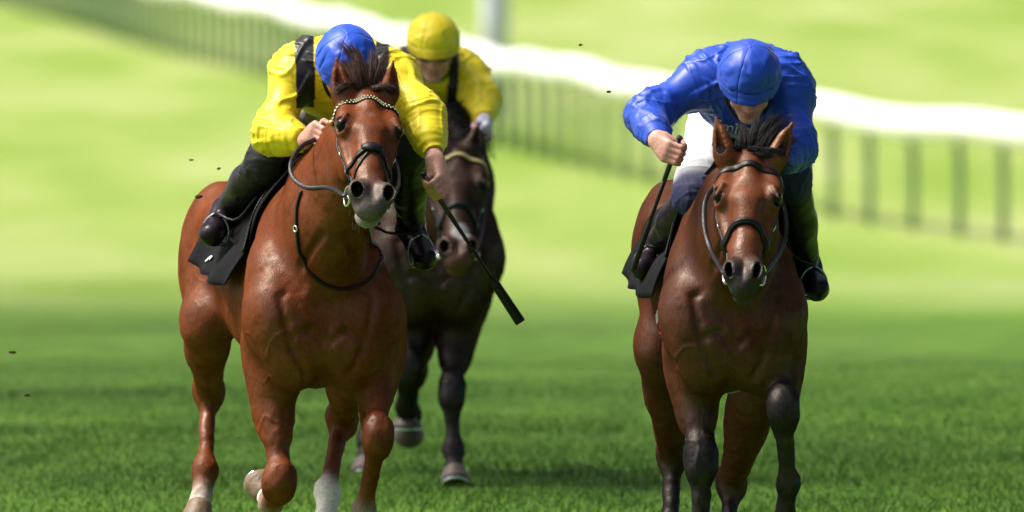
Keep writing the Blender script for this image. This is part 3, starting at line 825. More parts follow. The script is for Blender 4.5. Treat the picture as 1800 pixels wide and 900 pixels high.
# --- bay on the right
f2 = Frame(1289, -1.75, math.radians(2.6)); J = f2.J
poll2 = J(1319, 262, -.40); nose2 = J(1306, 482, -.80)
LB = dict(low=BLACK, kneecol=BLACK)
cfg2 = dict(coat=BAY, dark=BLACK, muzzle=(.018, .016, .017), lip=(.03, .027, .028), face=(.105, .0265, .0075), voxel=.006, dz=.05, wide=.77, rear=.84,
    neck=[(V(0, .28, 1.17), .28, .60), (V(.0, .04, 1.28), .215, .58), (J(1312, 400, -.20), .155, .58), (J(1317, 325, -.36), .115, .66)],
    fore=[dict(pts=[(1222, 630, .2), (1233, 812, .05), (1232, 945, .03), (1226, 990, -.02), (1224, 1030, -.06)], **LB),
          dict(pts=[(1366, 605, .2), (1378, 722, -.12), (1386, 852, .0), (1380, 905, .04), (1376, 945, .07)], **LB)],
    hind=[dict(pts=[(-.13, 1.32, 1.2, 0), (1163, 610, 1.05), (1182, 800, 1.50), (1178, 935, 1.36), (1176, 985, 1.30), (1174, 1020, 1.26)], low=BLACK, hockcol=(.025, .015, .012)),
          dict(pts=[(.14, 1.28, 1.2, 0), (1330, 680, .98), (1286, 850, 1.38), (1278, 985, 1.2), (1276, 1030, 1.15), (1275, 1065, 1.1)], low=BLACK, hockcol=(.03, .016, .012))],
    head=dict(scale=1.04, muzzle=.84, hole=.0125, poll=poll2, nose=nose2, yaw=-.02, roll=.03, ears=[(J(1259, 208, -.40), J(1276, 278, -.42), (-.45, -1, .1)), (J(1393, 216, -.40), J(1364, 280, -.42), (.45, -1, .1))]))
h2, S2, Hp2, HA2 = build_horse('race_horse', 'dark bay racehorse with black legs ridden by the jockey all in blue', f2, cfg2)

# --- dark bay behind
f3 = Frame(768, 8.6, math.radians(3)); J = f3.J
poll3 = J(806, 250, -.42); nose3 = J(806, 415, -.78)
DBAY = (.022, .0072, .0040)
LD = dict(low=BLACK, kneecol=BLACK)
def paint3(v, n, c, Hp):
    d = np.linalg.norm(v - Hp(.012, .0, .46), axis=1); w = (np.clip((.05 - d) / .02, 0, 1))[:, None]
    c = c * (1 - w) + V(.30, .29, .29) * w
    d = np.linalg.norm(v - Hp(0, -.06, .56), axis=1); w = (np.clip((.07 - d) / .03, 0, 1) * .8)[:, None]
    return c * (1 - w) + V(.09, .035, .02) * w
cfg3 = dict(coat=DBAY, dark=BLACK, muzzle=(.05, .022, .016), voxel=.008, dz=-.04, wide=.9, paint=paint3,
    neck=[(V(0, .28, 1.17), .28, .60), (V(.02, .04, 1.26), .215, .58), (J(795, 360, -.22), .16, .58), (J(804, 300, -.38), .12, .66)],
    fore=[dict(pts=[(722, 560, .2), (716, 655, .02), (714, 715, .20), (714, 735, .24), (714, 752, .24)], **LD),
          dict(pts=[(806, 555, .2), (794, 690, -.02), (797, 790, -.04), (799, 826, -.08), (800, 852, -.12)], **LD)],
    hind=[dict(pts=[(-.19, 1.32, 1.2, 0), (668, 560, 1.05), (648, 690, 1.50), (645, 775, 1.4), (642, 810, 1.36), (640, 838, 1.32)], low=BLACK),
          dict(pts=[(.17, 1.28, 1.2, 0), (735, 570, .98), (728, 655, 1.40), (722, 730, 1.55), (720, 750, 1.62), (718, 765, 1.66)], low=BLACK)],
    head=dict(scale=1.06, poll=poll3, nose=nose3, yaw=.0, roll=.0, ears=[(J(775, 214, -.42), J(782, 262, -.44), (-.45, -1, .1)), (J(842, 216, -.42), J(830, 262, -.44), (.45, -1, .1))]))
h3, S3, Hp3, HA3 = build_horse('race_horse', 'dark brown racehorse running out of focus behind the other two', f3, cfg3)
# ------------------------------------------------------------------ manes, forelocks, tails
def hair_set(root, fr, S, Hp, HA, cfg, col, fore_w, fore_up, fore_back, n_fore, lean=0.0):
    sx, Fv, A = HA; st = []
    clumps = []
    for k in range(22):
        t = (k + .5) / 11 % 2 - 1 + .1 * RNG.normal(); b = Hp(t * fore_w * .8, -.02, .0 + .04 * RNG.random())
        h = fore_up * (.6 + .55 * RNG.random()) * (1 - .35 * abs(t)); sp = t * .055 + .012 * RNG.normal() + lean
        if RNG.random() < .75:      # blown up and back
            clumps.append((t, [b - V(0, 0, .02), b + V(sp * .35, -.014, h * .42), b + V(sp * .85, fore_back * .35, h * .82), b + V(sp * 1.5 + .02 * RNG.normal(), fore_back, h * (1 + .12 * RNG.normal()))]))
        else:                       # falling to the sides
            e = (1 if t + lean * 9 > 0 else -1) * (.03 + .035 * RNG.random())
            clumps.append((t, [b - V(0, 0, .01), b + V(e * .5, -.03, h * .30), b + V(e * 1.1, -.045, h * .26), b + V(e * 1.6, -.04, h * .08)]))
    for i in range(n_fore):
        t, gd = clumps[int(RNG.random() * len(clumps))]; o = RNG.normal(size=3) * V(.010, .006, .004); fz = RNG.normal(size=3)
        st.append([gd[0] + o, gd[1] + o * .9, gd[2] + o * .6 + fz * .004, gd[2] + (gd[3] - gd[2]) * (.5 + .6 * RNG.random()) + o * .3 + fz * .009])
    hair('forelock', M['hair'], root, fr, st, col, .0009)
    nk = cfg['neck']; st = []
    crest = spline([nk[1][0] + V(0, .06, nk[1][1] * .9), nk[2][0] + V(0, .06, nk[2][1] * .9), Hp(0, -.06, -.06)], 40)
    for i in range(420):
        p = crest[int(RNG.random() * 39)]; p = S.hit(p + V(0, 0, .2), p - V(0, 0, .25), 0)
        sd = .06 + .05 * RNG.random(); wv = .02 * RNG.normal()
        st.append([p - V(0, 0, .01), p + V(sd * .3, .02, .03), p + V(sd + wv, .07, .015 + .02 * RNG.normal()), p + V(sd * 1.5 + wv, .13, -.03 + .03 * RNG.normal())])
    hair('mane', M['hair'], root, fr, st, col, .002)
    st = []; dz = cfg.get('dz', 0)
    for i in range(300):
        b = V(.02 * RNG.normal(), 1.68, 1.16 + dz + .02 * RNG.normal()); k = RNG.random()
        st.append([b, b + V(.02 * RNG.normal(), .14, -.02), b + V(.03 * RNG.normal(), .32 + .1 * k, -.05 - .05 * k), b + V(.05 * RNG.normal(), .55 + .2 * k, -.12 - .15 * k)])
    hair('tail', M['hair'], root, fr, st, col, .003)
hair_set(h1, f1, S1, Hp1, HA1, cfg1, (.050, .024, .017), .050, .168, .05, 3000, .004)
hair_set(h2, f2, S2, Hp2, HA2, cfg2, (.007, .0065, .008), .048, .138, .08, 2400, .036)
hair_set(h3, f3, S3, Hp3, HA3, cfg3, (.010, .009, .009), .045, .08, .06, 300)
# whiskers of the chestnut's chin
st = []
for i in range(34):
    b = Hp1(.028 * RNG.normal(), -.135, .52 + .025 * RNG.normal()); d = V(.010 * RNG.normal(), -.006, -.022 - .015 * RNG.random())
    st.append([b, b + d * .5, b + d * .8, b + d])
tag(hair('chin_whiskers', M['hair'], h1, f1, st, (.16, .12, .10), .0004), kind='stuff')

# ------------------------------------------------------------------ bridles
def head_ring(S, Hp, HA, th, a, off=.001, cf=-.06):
    sx, Fv, A = HA; d = nrm(sx * math.sin(th) + Fv * math.cos(th)); c = Hp(0, cf, a)
    p = S.hit(c + d * .26, c, off, 120); return p, S.grad(p)[0]
def band(S, Hp, HA, fr, fn, th0, th1, n=30, cf=-.06):
    P, N = [], []
    for th in np.linspace(th0, th1, n):
        p, m = head_ring(S, Hp, HA, th, fn(th), .001, cf); P.append(p); N.append(m)
    P = np.array(P)
    for _ in range(2): P[1:-1] = (P[:-2] + 2 * P[1:-1] + P[2:]) / 4
    o = fr.world(V(0, 0, 0))[0]
    return list(fr.world(P)), list(fr.world(np.array(N)) - o)
R_ = math.radians
def bridle(label, S, Hp, HA, fr, style, leather):
    root = empty('bridle', fr.world(Hp(0, -.1, .45))[0]); bpy.context.view_layer.update()
    tag(root, label, 'bridle', 'bridles on the racehorses')
    bf = lambda th: .085 + .028 * (abs(th) / 1.5) ** 2
    P, N = band(S, Hp, HA, fr, bf, R_(-97), R_(97), 50)
    mb = MB(); mb.ribbon(P, N, .022 if style == 'beads' else .026, .006); bb = mb.build('browband', leather, root)
    if style == 'beads':
        mb = MB(); n = 60; Q = [spline(P, n)[i] for i in range(n)]; NN = spline(N, n)
        for i in range(n):
            t = nrm(Q[min(i + 1, n - 1)] - Q[max(i - 1, 0)]); m = nrm(NN[i] - t * np.dot(t, NN[i])); b = np.cross(t, m)
            for s in (-1, 1):
                if (i + (s > 0)) % 2 == 0:
                    c = Q[i] + m * .0065 + b * s * .0052
                    mb.add([c + t * .0040, c + b * .0050, c - t * .0040, c - b * .0050, c + m * .003], [(0, 1, 4), (1, 2, 4), (2, 3, 4), (3, 0, 4)])
        mb.build('browband_beads', M['bead'], bb, smooth=False)
        for s in (0, -1):
            mb = MB(); mb.ball(P[s] + nrm(N[s]) * .01, .012, 12, 8); mb.build('rosette', M['brass'], bb)
    if style == 'pale':
        P2, N2 = band(S, Hp, HA, fr, lambda th: bf(th) + .004, R_(-90), R_(90), 40); mb = MB(); mb.ribbon([p + nrm(n) * .004 for p, n in zip(P2, N2)], N2, .016, .006); mb.build('browband_trim', M['cream'], bb)
    P, N = band(S, Hp, HA, fr, lambda th: -.015, R_(-100), R_(100), 30, -.1)
    for s in (-1, 1):
        P, N = [], []
        for a in np.linspace(.02, .455, 26):
            p, m = head_ring(S, Hp, HA, s * R_(93 + 8 * (a / .45)), a); P.append(p); N.append(m)
        o = fr.world(V(0, 0, 0))[0]; Pw = list(fr.world(np.array(P))); Nw = list(fr.world(np.array(N)) - o)
        mb = MB(); mb.ribbon(Pw, Nw, .017, .005); ck = mb.build('cheekpiece', leather, root)
        for i in (9, 15, 20):
            mb = MB(); c = Pw[i] + nrm(Nw[i]) * .007; t = nrm(Pw[i + 1] - Pw[i]); b = np.cross(t, nrm(Nw[i]))
            q = [c + t * .010 + b * .011, c + t * .010 - b * .011, c - t * .010 - b * .011, c - t * .010 + b * .011, c + t * .010 + b * .011]
            mb.tube(q, .0022, 6); mb.build('buckle', M['metal'], ck)
        P2 = [p + nrm(m) * .002 + V(s * .005, .016, 0) for p, m in zip(Pw, Nw)]
        mb = MB(); mb.ribbon(P2[4:24], Nw[4:24], .012, .004); mb.build('noseband_strap', leather, root)
        c = fr.world(Hp(s * .068, -.088, .475))[0]
        mb = MB(); mb.ring(c, nrm(HA[0] * V(1, 1, 1) + V(0, s * -.35, 0)), .034, .0042); mb.build('bit_ring', M['metal'], root)
        mb = MB(); mb.tube([fr.world(Hp(s * .03, -.092, .505))[0], c], .007, 8); mb.build('bit_mouthpiece', M['metal'], root)
    if style == 'beads':
        for s in (-1, 1):
            P, N = band(S, Hp, HA, fr, lambda th: .335 + .045 * (abs(th) / 1.6), 0, s * R_(95), 24)
            mb = MB(); mb.ribbon([p + nrm(n) * .002 for p, n in zip(P, N)], N, np.linspace(.020, .016, 24), .007); mb.build('noseband', leather, root)
            P, N = band(S, Hp, HA, fr, lambda th: .345 + .105 * (abs(th) / 1.4), 0, s * R_(80), 24)
            mb = MB(); mb.ribbon(P, N, .011, .005); mb.build('noseband_lower_strap', leather, root)
        P, N = band(S, Hp, HA, fr, lambda th: .338, R_(-24), R_(24), 9)
        mb = MB(); mb.ribbon([p + nrm(n) * .006 for p, n in zip(P, N)], N, [.012, .026, .034, .038, .040, .038, .034, .026, .012], .010); mb.build('noseband_pad', leather, root)
    else:
        P, N = band(S, Hp, HA, fr, lambda th: .335 + .05 * (abs(th) / 1.6) ** 2, R_(-105), R_(105), 44)
        mb = MB(); mb.ribbon(P, N, .027, .012); nb = mb.build('noseband', leather, root)
        if style == 'plain':
            mb = MB(); mb.ribbon([p + nrm(n) * .011 for p, n in zip(P, N)], N, .009, .004); mb.build('noseband_roll', leather, nb)
    return root
M['iron'] = mat_plain('dull_alloy', (.35, .35, .37), .4, .5, metal=1, var=.1)
M['bead'] = mat_plain('cream_bead', (.62, .55, .30), .35, .5, 0, var=.1)
M['brass'] = mat_plain('brass', (.55, .40, .10), .3, .5, metal=1, var=.1)
M['cream'] = mat_plain('cream_trim', (.45, .36, .16), .6, .3, 0)
b1 = bridle('black bridle with cream beaded browband and crossed noseband on the chestnut horse', S1, Hp1, HA1, f1, 'beads', M['leather'])
b2 = bridle('plain dark leather bridle with thick noseband on the bay horse at right', S2, Hp2, HA2, f2, 'plain', M['leather_b'])
b3 = bridle('black bridle with pale browband on the blurred horse behind', S3, Hp3, HA3, f3, 'pale', M['leather'])

# ------------------------------------------------------------------ neck strap, saddle cloths, saddles
def strap_on(S, fr, pix, y0, y1, n, off=.004):
    P = [pixel_cast(S, fr, p[0], p[1], y0, y1, off) for p in pix]
    P = np.array(spline(P, n)); G = S.grad(P); d = S.eval(P); P = P - G * (d - off)[:, None]
    o = fr.world(V(0, 0, 0))[0]; return list(fr.world(P)), list(fr.world(G) - o)
P, N = strap_on(S1, f1, [(530, 335), (522, 365), (522, 410), (536, 460), (562, 495), (600, 508), (640, 497), (664, 470), (671, 430), (668, 395)], -1.0, .8, 60)
mb = MB(); mb.ribbon(P, N, .011, .006); ns = mb.build('neck_strap', M['leather'])
tag(ns, 'thin black neck strap looped round the base of the chestnut neck', 'strap')
mb = MB(); c = P[12] + nrm(N[12]) * .006; mb.ring(c, nrm(N[12]), .011, .003, 14, 6)
mb.build('strap_ring', M['metal'], ns)

def drape(S, fr, name, mat, label, cat, v0, v1, ph0, ph1, off, nv=26, nph=60, wave=.012, zc=1.12, tilt=0.0, flare=.02, corner=.0, parent=None):
    """cloth laid over the back: v along the horse, angle over the barrel"""
    U = []
    for j in range(nph):
        ph = ph0 + (ph1 - ph0) * j / (nph - 1); e = abs(ph) / max(abs(ph0), abs(ph1)); row = []
        for i in range(nv):
            t = i / (nv - 1); lo = corner * math.sin(math.pi * t)
            pv = v0 + (v1 - v0) * t + tilt * e * e * (1 - .7 * t)
            a = ph * (1 + (.012 * math.sin(3.1 * t * math.pi) - .13 * t * t) * e + lo * 0)
            c = V(0, pv, zc); d = V(math.sin(a), 0, math.cos(a)); p = S.hit(c + d * .62, c, off, 50)
            w = wave * e * (math.sin(t * 17 + ph * 2) * .5 + math.sin(t * 7 + 1.3 + ph) * .7) + flare * max(0, e - .7) * 3
            row.append(p + d * max(w, -off * .6))
        U.append(row)
    P = np.array(U).reshape(-1, 3); idx = np.arange(nph * nv).reshape(nph, nv)
    f = np.stack([idx[:-1, :-1].ravel(), idx[1:, :-1].ravel(), idx[1:, 1:].ravel(), idx[:-1, 1:].ravel()], 1)
    o = mesh_obj(name, fr.world(P), f, mat, parent)
    md = o.modifiers.new('thickness', 'SOLIDIFY'); md.thickness = .006; md.offset = 1
    if parent is None: tag(o, label, cat)
    return o, np.array(U)

def saddle(label, S, fr, dz, feet, leather_pts):
    root = empty('racing_saddle', fr.world(V(0, .62, 1.40 + dz))[0]); bpy.context.view_layer.update(); tag(root, label, 'saddle')
    sd = Solid()
    sd.cone((0, .45, 1.50 + dz), (0, .85, 1.47 + dz), .055, .07, .05, None, side=V(1, 0, 0), asp=1.6); sd.ell((0, .42, 1.545 + dz), (.05, .05, .03), None, .04)
    sd.ell((0, .88, 1.535 + dz), (.11, .06, .03), None, .05)
    v, q = sd.mesh(.008); mesh_obj('seat', fr.world(v), q, M['leather'], root)
    for s in (-1, 1):
        drape(S, fr, 'flap', M['leather'], None, None, .40, .72, s * R_(20), s * R_(78), .03, 14, 20, .003, 1.12 + dz, -.06, .0, parent=root)
    for (top, foot, ax) in feet:
        mb = MB(); mb.tube(spline([top, (top + foot) / 2 + V(0, .01, 0), foot + V(0, 0, .11)], 8), .006, 6); mb.build('stirrup_leather', M['leather'], root)
        ax = nrm(ax); sdv = nrm(np.cross(ax, V(0, 0, 1)))
        pts = [foot + V(0, 0, .11)] + [foot + sdv * .048 * math.sin(a) + V(0, 0, .042 + .062 * math.cos(a)) for a in np.linspace(.35, 2.35, 10)]
        pts2 = [foot + V(0, 0, .11)] + [foot - sdv * .048 * math.sin(a) + V(0, 0, .042 + .062 * math.cos(a)) for a in np.linspace(.35, 2.35, 10)]
        mb = MB(); mb.tube(pts, .0045, 7); mb.tube(pts2, .0045, 7); mb.tube([pts[-1], pts2[-1]], .008, 7); mb.build('stirrup_iron', M['iron'], root)
    return root
cl1, CU1 = drape(S1, f1, 'saddle_cloth', M['cloth_b'], 'black saddle cloth hanging over the flanks of the chestnut horse', 'saddle cloth', .27, .96, R_(-105), R_(105), .014, tilt=.20, wave=.014, flare=.05, corner=.06)
cl2, CU2 = drape(S2, f2, 'saddle_cloth', M['cloth_b'], 'black saddle cloth hanging over the flanks of the bay horse', 'saddle cloth', .28, .96, R_(-114), R_(114), .016, tilt=.14, wave=.014, flare=.07, corner=.05, zc=1.17)
cl3, CU3 = drape(S3, f3, 'saddle_cloth', M['cloth_b'], 'dark saddle cloth on the blurred horse behind', 'saddle cloth', .36, .96, R_(-95), R_(95), .014, nv=14, nph=30)
# pale girth cover of the bay with its red loop mark
M['girth'] = mat_plain('pale_grey_girth', (.42, .39, .37), .8, .2, .3, 300)
M['red'] = mat_plain('red_thread', (.35, .015, .02), .6, .3, 0)
g2, _ = drape(S2, f2, 'girth_cover', M['girth'], 'pale grey girth cover with a red loop below the black cloth of the bay', 'girth cover', .36, .84, R_(86), R_(274), .006, nv=12, nph=50, wave=0, zc=1.05, flare=0)
LP = []
for t in np.linspace(0, 1, 40):                 # stitched loop on the outer side of the cover
    a = -2.2 + 6.6 * t; v_, z_ = .66 + .11 * math.cos(a) * (1 - .3 * t), .935 + .034 * math.sin(a) - .01 * t
    LP.append(S2.hit(V(-.6, v_, z_), V(0, v_, z_), .016))
P = list(f2.world(np.array(LP)))
mb = MB(); mb.tube(P, .0035, 6); lp = mb.build('red_loop_mark', M['red'], g2)
# ------------------------------------------------------------------ jockeys
SKIN = (.54, .29, .23); SKIN_R = (.54, .23, .19); LIPS = (.38, .12, .11)
def hand(B, wrist, grip, axis, sgn, col=SKIN, ks=1.0):
    """closed fist round a rod: grip = point on the rod in the fist, axis = rod direction towards the thumb"""
    g = nrm(axis); e1 = wrist - grip; e1 = nrm(e1 - g * np.dot(e1, g)); n = np.cross(g, e1) * sgn
    offs = [.030, .010, -.010, -.028]; Ls = [1.0, 1.08, 1.0, .86]
    for o, L in zip(offs, Ls):
        c = grip + g * o
        K = c + n * .024 + e1 * .016; m = c - e1 * .030 * L + n * .016; d = c - e1 * .026 * L - n * .018; t = c + e1 * .010 - n * .024
        B.cone(wrist + g * o * .35 + n * .006, K, .020, .0115, .014, col)
        B.cone(K, m, .0105, .0092, .005, SKIN_R if o < .02 else col); B.cone(m, d, .0092, .0085, .005, col); B.cone(d, t, .0085, .0075, .005, SKIN_R)
    B.cone(wrist, grip + n * .012 + e1 * .03, .024, .026, .02, col, side=n, asp=.7)
    t0 = wrist - e1 * .022 + g * .020 - n * .004; t1 = grip + e1 * .022 + g * .042 - n * .012; t2 = grip - e1 * .006 + g * .045 - n * .022; t3 = grip - e1 * .026 + g * .040 - n * .012
    B.cone(t0, t1, .016, .0125, .012, col); B.cone(t1, t2, .0115, .0100, .006, col); B.cone(t2, t3, .0100, .0082, .006, SKIN_R)

def face(B, c, r, u, f):
    ax = [r, f, u]; P = lambda a, b, d: c + r * a + f * b + u * d
    B.ell(P(0, 0, .015), (.072, .090, .098), ax, .03, SKIN)
    B.ell(P(0, .035, -.055), (.058, .058, .075), ax, .03, SKIN)
    B.ell(P(0, .068, -.110), (.030, .026, .022), ax, .025, SKIN)
    B.ell(P(0, .078, .012), (.050, .018, .014), ax, .02, SKIN)
    B.cone(P(0, .092, -.005), P(0, .112, -.048), .008, .0125, .012, SKIN_R)
    for s in (-1, 1):
        B.ell(P(s * .012, .100, -.052), (.009, .010, .008), ax, .008, SKIN_R)
        B.ell(P(s * .042, .070, -.045), (.022, .020, .022), ax, .02, SKIN_R)
        B.ell(P(s * .030, .096, -.012), (.015, .012, .010), ax, .012, None, op=-1)
        B.ell(P(s * .030, .080, -.013), (.012, .012, .011), ax, .004, (.35, .25, .22))
        B.ell(P(s * .074, -.005, -.035), (.010, .020, .032), ax, .01, SKIN_R)
    B.ell(P(0, .090, -.078), (.022, .011, .0055), ax, .006, LIPS); B.ell(P(0, .088, -.089), (.020, .011, .006), ax, .006, LIPS)

def helmet(c, r, u, f, col, band, mat, parent, seed, dims=(.098, .120, .106), peak=.030):
    """silk cap over a skull cap: six puffed gores, button, gathered rim and peak"""
    nt, nphi = 48, 192; v = []; cs = []
    for i in range(nt + 1):
        t = i / nt; th = t * R_(104)
        for j in range(nphi):
            ph = 2 * math.pi * j / nphi; d = r * math.cos(ph) * dims[0] * math.sin(th) + f * math.sin(ph) * dims[1] * math.sin(th) + u * math.cos(th) * dims[2]
            gore = abs(math.sin(3 * ph + .4)); sc = 1 + .012 * (gore ** .5 - 1) - .022 * math.exp(-(gore / .10) ** 2) * math.sin(min(th * 1.3, math.pi))
            fr_ = max(0, math.sin(ph)); w = np.clip((t - .80) / .2, 0, 1)
            p = c + d * sc + (f * peak * fr_ ** 2) * w ** 1.5 - u * (.006 * fr_ * w)
            if t > .9: p = p - d * .05 * ((t - .9) / .1)
            v.append(p); cs.append(band if t > .86 else col)
    v = np.array(v); q = []
    for i in range(nt):
        for j in range(nphi): q.append((i * nphi + j, (i + 1) * nphi + j, (i + 1) * nphi + (j + 1) % nphi, i * nphi + (j + 1) % nphi))
    q = np.array(q); nn = nrm_rows(v - c)
    L = np.stack([(v - c) @ r, (v - c) @ f, (v - c) @ u], 1)
    t = np.repeat(np.arange(nt + 1) / nt, nphi)
    wr = 1 - np.abs(vnoise(L * V(.7, .7, 1.3) + .03 * vnoise(L, 18, seed)[:, None], 24, seed)) * 1.8
    v = v + nn * (.0042 * wr * np.clip(t * 2, 0, 1) + .0045 * np.sin(np.clip((t - .74) / .06, 0, 1) * math.pi) * vnoise(L, 55, seed + 1) - .003 * np.exp(-((t - .83) / .012) ** 2))[:, None]
    o = mesh_obj('helmet', v, q, mat, parent, colors=np.array(cs))
    md = o.modifiers.new('thickness', 'SOLIDIFY'); md.thickness = .010; md.offset = -1
    mb = MB(); mb.ball(c + u * (dims[2] + .001), .011, 12, 8); b = mb.build('cap_button', mat, o)
    ca = b.data.color_attributes.new('col', 'FLOAT_COLOR', 'POINT'); ca.data.foreach_set('color', np.tile(np.array([*col, 1], np.float32), len(b.data.vertices)))
    return o
def nrm_rows(a): return a / (np.linalg.norm(a, axis=1, keepdims=True) + 1e-12)

def folds(v, segs, seed, amp=.008, f=14):
    """cloth creases drawn out along the limbs and the back"""
    num = 0; den = 0
    for k, (a, b) in enumerate(segs):
        ax = nrm(b - a); L = np.linalg.norm(b - a); t = np.clip((v - a) @ ax, 0, L); d = np.linalg.norm(v - a - t[:, None] * ax, axis=1)
        w = np.exp(-d * 28); s_ = (v - a) @ ax
        q = v - .60 * s_[:, None] * ax + np.stack([vnoise(v, 6, seed + i + 3 * k) for i in range(3)], 1) * .05
        r1 = np.clip(1 - np.abs(vnoise(q, f, seed + 5 + k)) * 4.0, 0, 1) * np.clip(vnoise(v, 6, seed + 19 + k) * 2 + .5, 0, 1)
        tr = v + .5 * (s_[:, None] * ax) + np.stack([vnoise(v, 9, seed + 30 + i + 3 * k) for i in range(3)], 1) * .03     # creases across the limb near its ends
        e = np.clip(1 - np.minimum(t, L - t) / (.45 * L), 0, 1)
        tn = np.clip(1 - np.abs(vnoise(tr - .55 * (tr - a - ((tr - a) @ ax)[:, None] * ax), f * 1.9, seed + 16 + k)) * 3.2, 0, 1)
        x = r1 + .9 * tn * e
        num = num + w * x; den = den + w
    return amp * (num / den - .2) + .004 * vnoise(v, 5, seed + 8)

def jockey(name, label, c, vox=.0052):
    root = empty(name, c['pelvis'] * V(1, 1, 0) + V(0, 0, c['pelvis'][2] - .35)); bpy.context.view_layer.update()
    tag(root, label, 'person', 'jockeys in the race')
    hc, r, u, f = c['head'], nrm(c['hr']), nrm(c['hu']), None
    f = nrm(np.cross(u, r)); f = f if f[1] < 0 else -f
    pv = c['pelvis']; side = V(1, 0, 0)
    SH, EL, WR = c['shoulder'], c['elbow'], c['wrist']; HIP = [pv + V(s * .085, 0, -.02) for s in (-1, 1)]
    KN, AN, TO = c['knee'], c['ankle'], c['toe']
    ms = (SH[0] + SH[1]) / 2; sp = nrm(pv - ms); chest = ms + sp * .10
    upn = nrm(np.cross(sp, nrm(SH[0] - SH[1]))); upn = upn if upn[2] > 0 else -upn
    # --- body
    B = Solid(); face(B, hc, r, u, f)
    B.cone(ms + upn * .01, hc - f * .02 - u * .05, .062, .056, .04, SKIN)
    B.cone(chest, pv, .115, .11, .05, SKIN, side=nrm(SH[0] - SH[1]), asp=1.2)
    B.cone(SH[0], SH[1], .055, .055, .05, SKIN)
    for i in (0, 1):
        B.cone(SH[i], EL[i], .050, .038, .03, SKIN); B.cone(EL[i], WR[i], .038, .026, .03, SKIN, side=V(1, 0, 0), asp=1.05)
        hand(B, WR[i], c['grip'][i], c['axis'][i], c['hsgn'][i], c.get('glove', SKIN))
        B.cone(HIP[i], KN[i], .080, .052, .04, SKIN); B.cone(KN[i], AN[i], .050, .034, .03, SKIN); B.cone(AN[i], TO[i], .034, .028, .03, SKIN)
    v, q = B.mesh(vox); col = B.colors(v, SKIN, .005)
    P = np.stack([(v - hc) @ r, (v - hc) @ f, (v - hc) @ u], 1)
    for s in (-1, 1):
        w = np.clip((.0075 - np.linalg.norm(P - V(s * .030, .092, -.013), axis=1)) / .003, 0, 1)[:, None]; col = col * (1 - w) + V(.02, .015, .012) * w
        w = np.clip((.009 - np.abs(P[:, 2] - .006)) / .004, 0, 1) * (np.abs(np.abs(P[:, 0]) - .032) < .018) * (P[:, 1] > .07); col = col * (1 - .7 * w[:, None]) + V(.06, .035, .02) * .7 * w[:, None]
    stub = np.clip((vnoise(v, 300, 3) + .2), 0, 1) * (P[:, 2] < -.07) * (P[:, 2] > -.16) * (P[:, 1] > 0); col *= (1 - .3 * stub[:, None])
    mesh_obj('body', v, q, M['skin'], root, colors=col)
    # --- racing jacket
    K = Solid(); jc = c['jacket']; lat = nrm(SH[0] - SH[1])
    K.cone(chest - upn * .01, pv + sp * -.04, .148, .135, .06, jc, side=lat, asp=1.22)
    K.ell(ms + sp * .05 - upn * .02, (.185, .13, .115), [lat, sp, upn], .06, jc)
    K.ell(ms + sp * .10 - upn * .075, (.165, .14, .10), [lat, sp, upn], .06, jc)
    for i in (0, 1):
        K.cone(SH[i] + (ms - SH[i]) * .25, SH[i] + (EL[i] - SH[i]) * .12, .092, .080, .06, jc)
        K.cone(SH[i], EL[i], .076, .060, .05, jc)
        cuff = WR[i] + (EL[i] - WR[i]) * c.get('cuff', .22)
        a = nrm(cuff - EL[i])
        K.ell(EL[i] + (SH[i] - EL[i]) * .12, (.065, .065, .072), None, .05, jc)
        K.cone(EL[i], EL[i] + (cuff - EL[i]) * .6, .063, .056, .05, jc); K.cone(EL[i] + (cuff - EL[i]) * .5, cuff, .056, .039, .03, jc)
        K.ell(cuff + a * .052, (.05, .05, .05), None, .006, None, op=-1)
    K.cone(ms + upn * .03 - sp * .03, ms + upn * .05 - sp * .075, .072, .066, .03, jc)          # collar
    v, q = K.mesh(vox); n = normals(v, q); v2 = v + n * folds(v, [(ms, pv), (SH[0], EL[0]), (SH[1], EL[1]), (EL[0], WR[0]), (EL[1], WR[1])], c['seed'], c.get('fold', .0105))[:, None]
    # finer gathers near the elbows and cuffs
    for i in (0, 1):
        for p0, rad, am in ((EL[i], .13, .0012), (WR[i] + (EL[i] - WR[i]) * .25, .09, .002)):
            ax_ = nrm(WR[i] - EL[i]); s_ = (v - p0) @ ax_; d = np.linalg.norm(v - p0, axis=1)
            v2 += n * (am * np.clip(1 - d / rad, 0, 1) * np.sin(s_ * 210 + 5 * vnoise(v, 12, 7 + i)))[:, None]
    col = np.tile(np.array(jc, float), (len(v), 1))
    if 'panel' in c: col = c['panel'](v, col)
    jk = mesh_obj('silk_jacket', v2, q, M['silk'], root, colors=col)
    # --- breeches, knee patches, boots
    Br = Solid(); wc = c.get('breech', (.84, .85, .88))
    Br.cone(pv + sp * -.02, pv + sp * .05, .128, .125, .05, wc, side=lat, asp=1.25)
    for i in (0, 1):
        pf = c.get('patch_from', 1.0); mk = HIP[i] + (KN[i] - HIP[i]) * pf
        Br.cone(HIP[i], mk, .105, .105 - .035 * pf, .05, wc); Br.cone(mk, KN[i], .105 - .035 * pf, .070, .05, c.get('kneepatch', wc)); Br.ell(HIP[i] + V(0, .03, 0), (.10, .12, .11), None, .05, wc)
        Br.cone(KN[i], KN[i] + (AN[i] - KN[i]) * .3, .070, .060, .03, c.get('kneepatch', wc))
    v, q = Br.mesh(vox * 1.2); n = normals(v, q); col = Br.colors(v, wc, .006)
    v = v + n * folds(v, [(HIP[0], KN[0]), (HIP[1], KN[1])], c['seed'] + 20, .0045, 15)[:, None]
    mesh_obj('breeches', v, q, M['breeches'], root, colors=col)
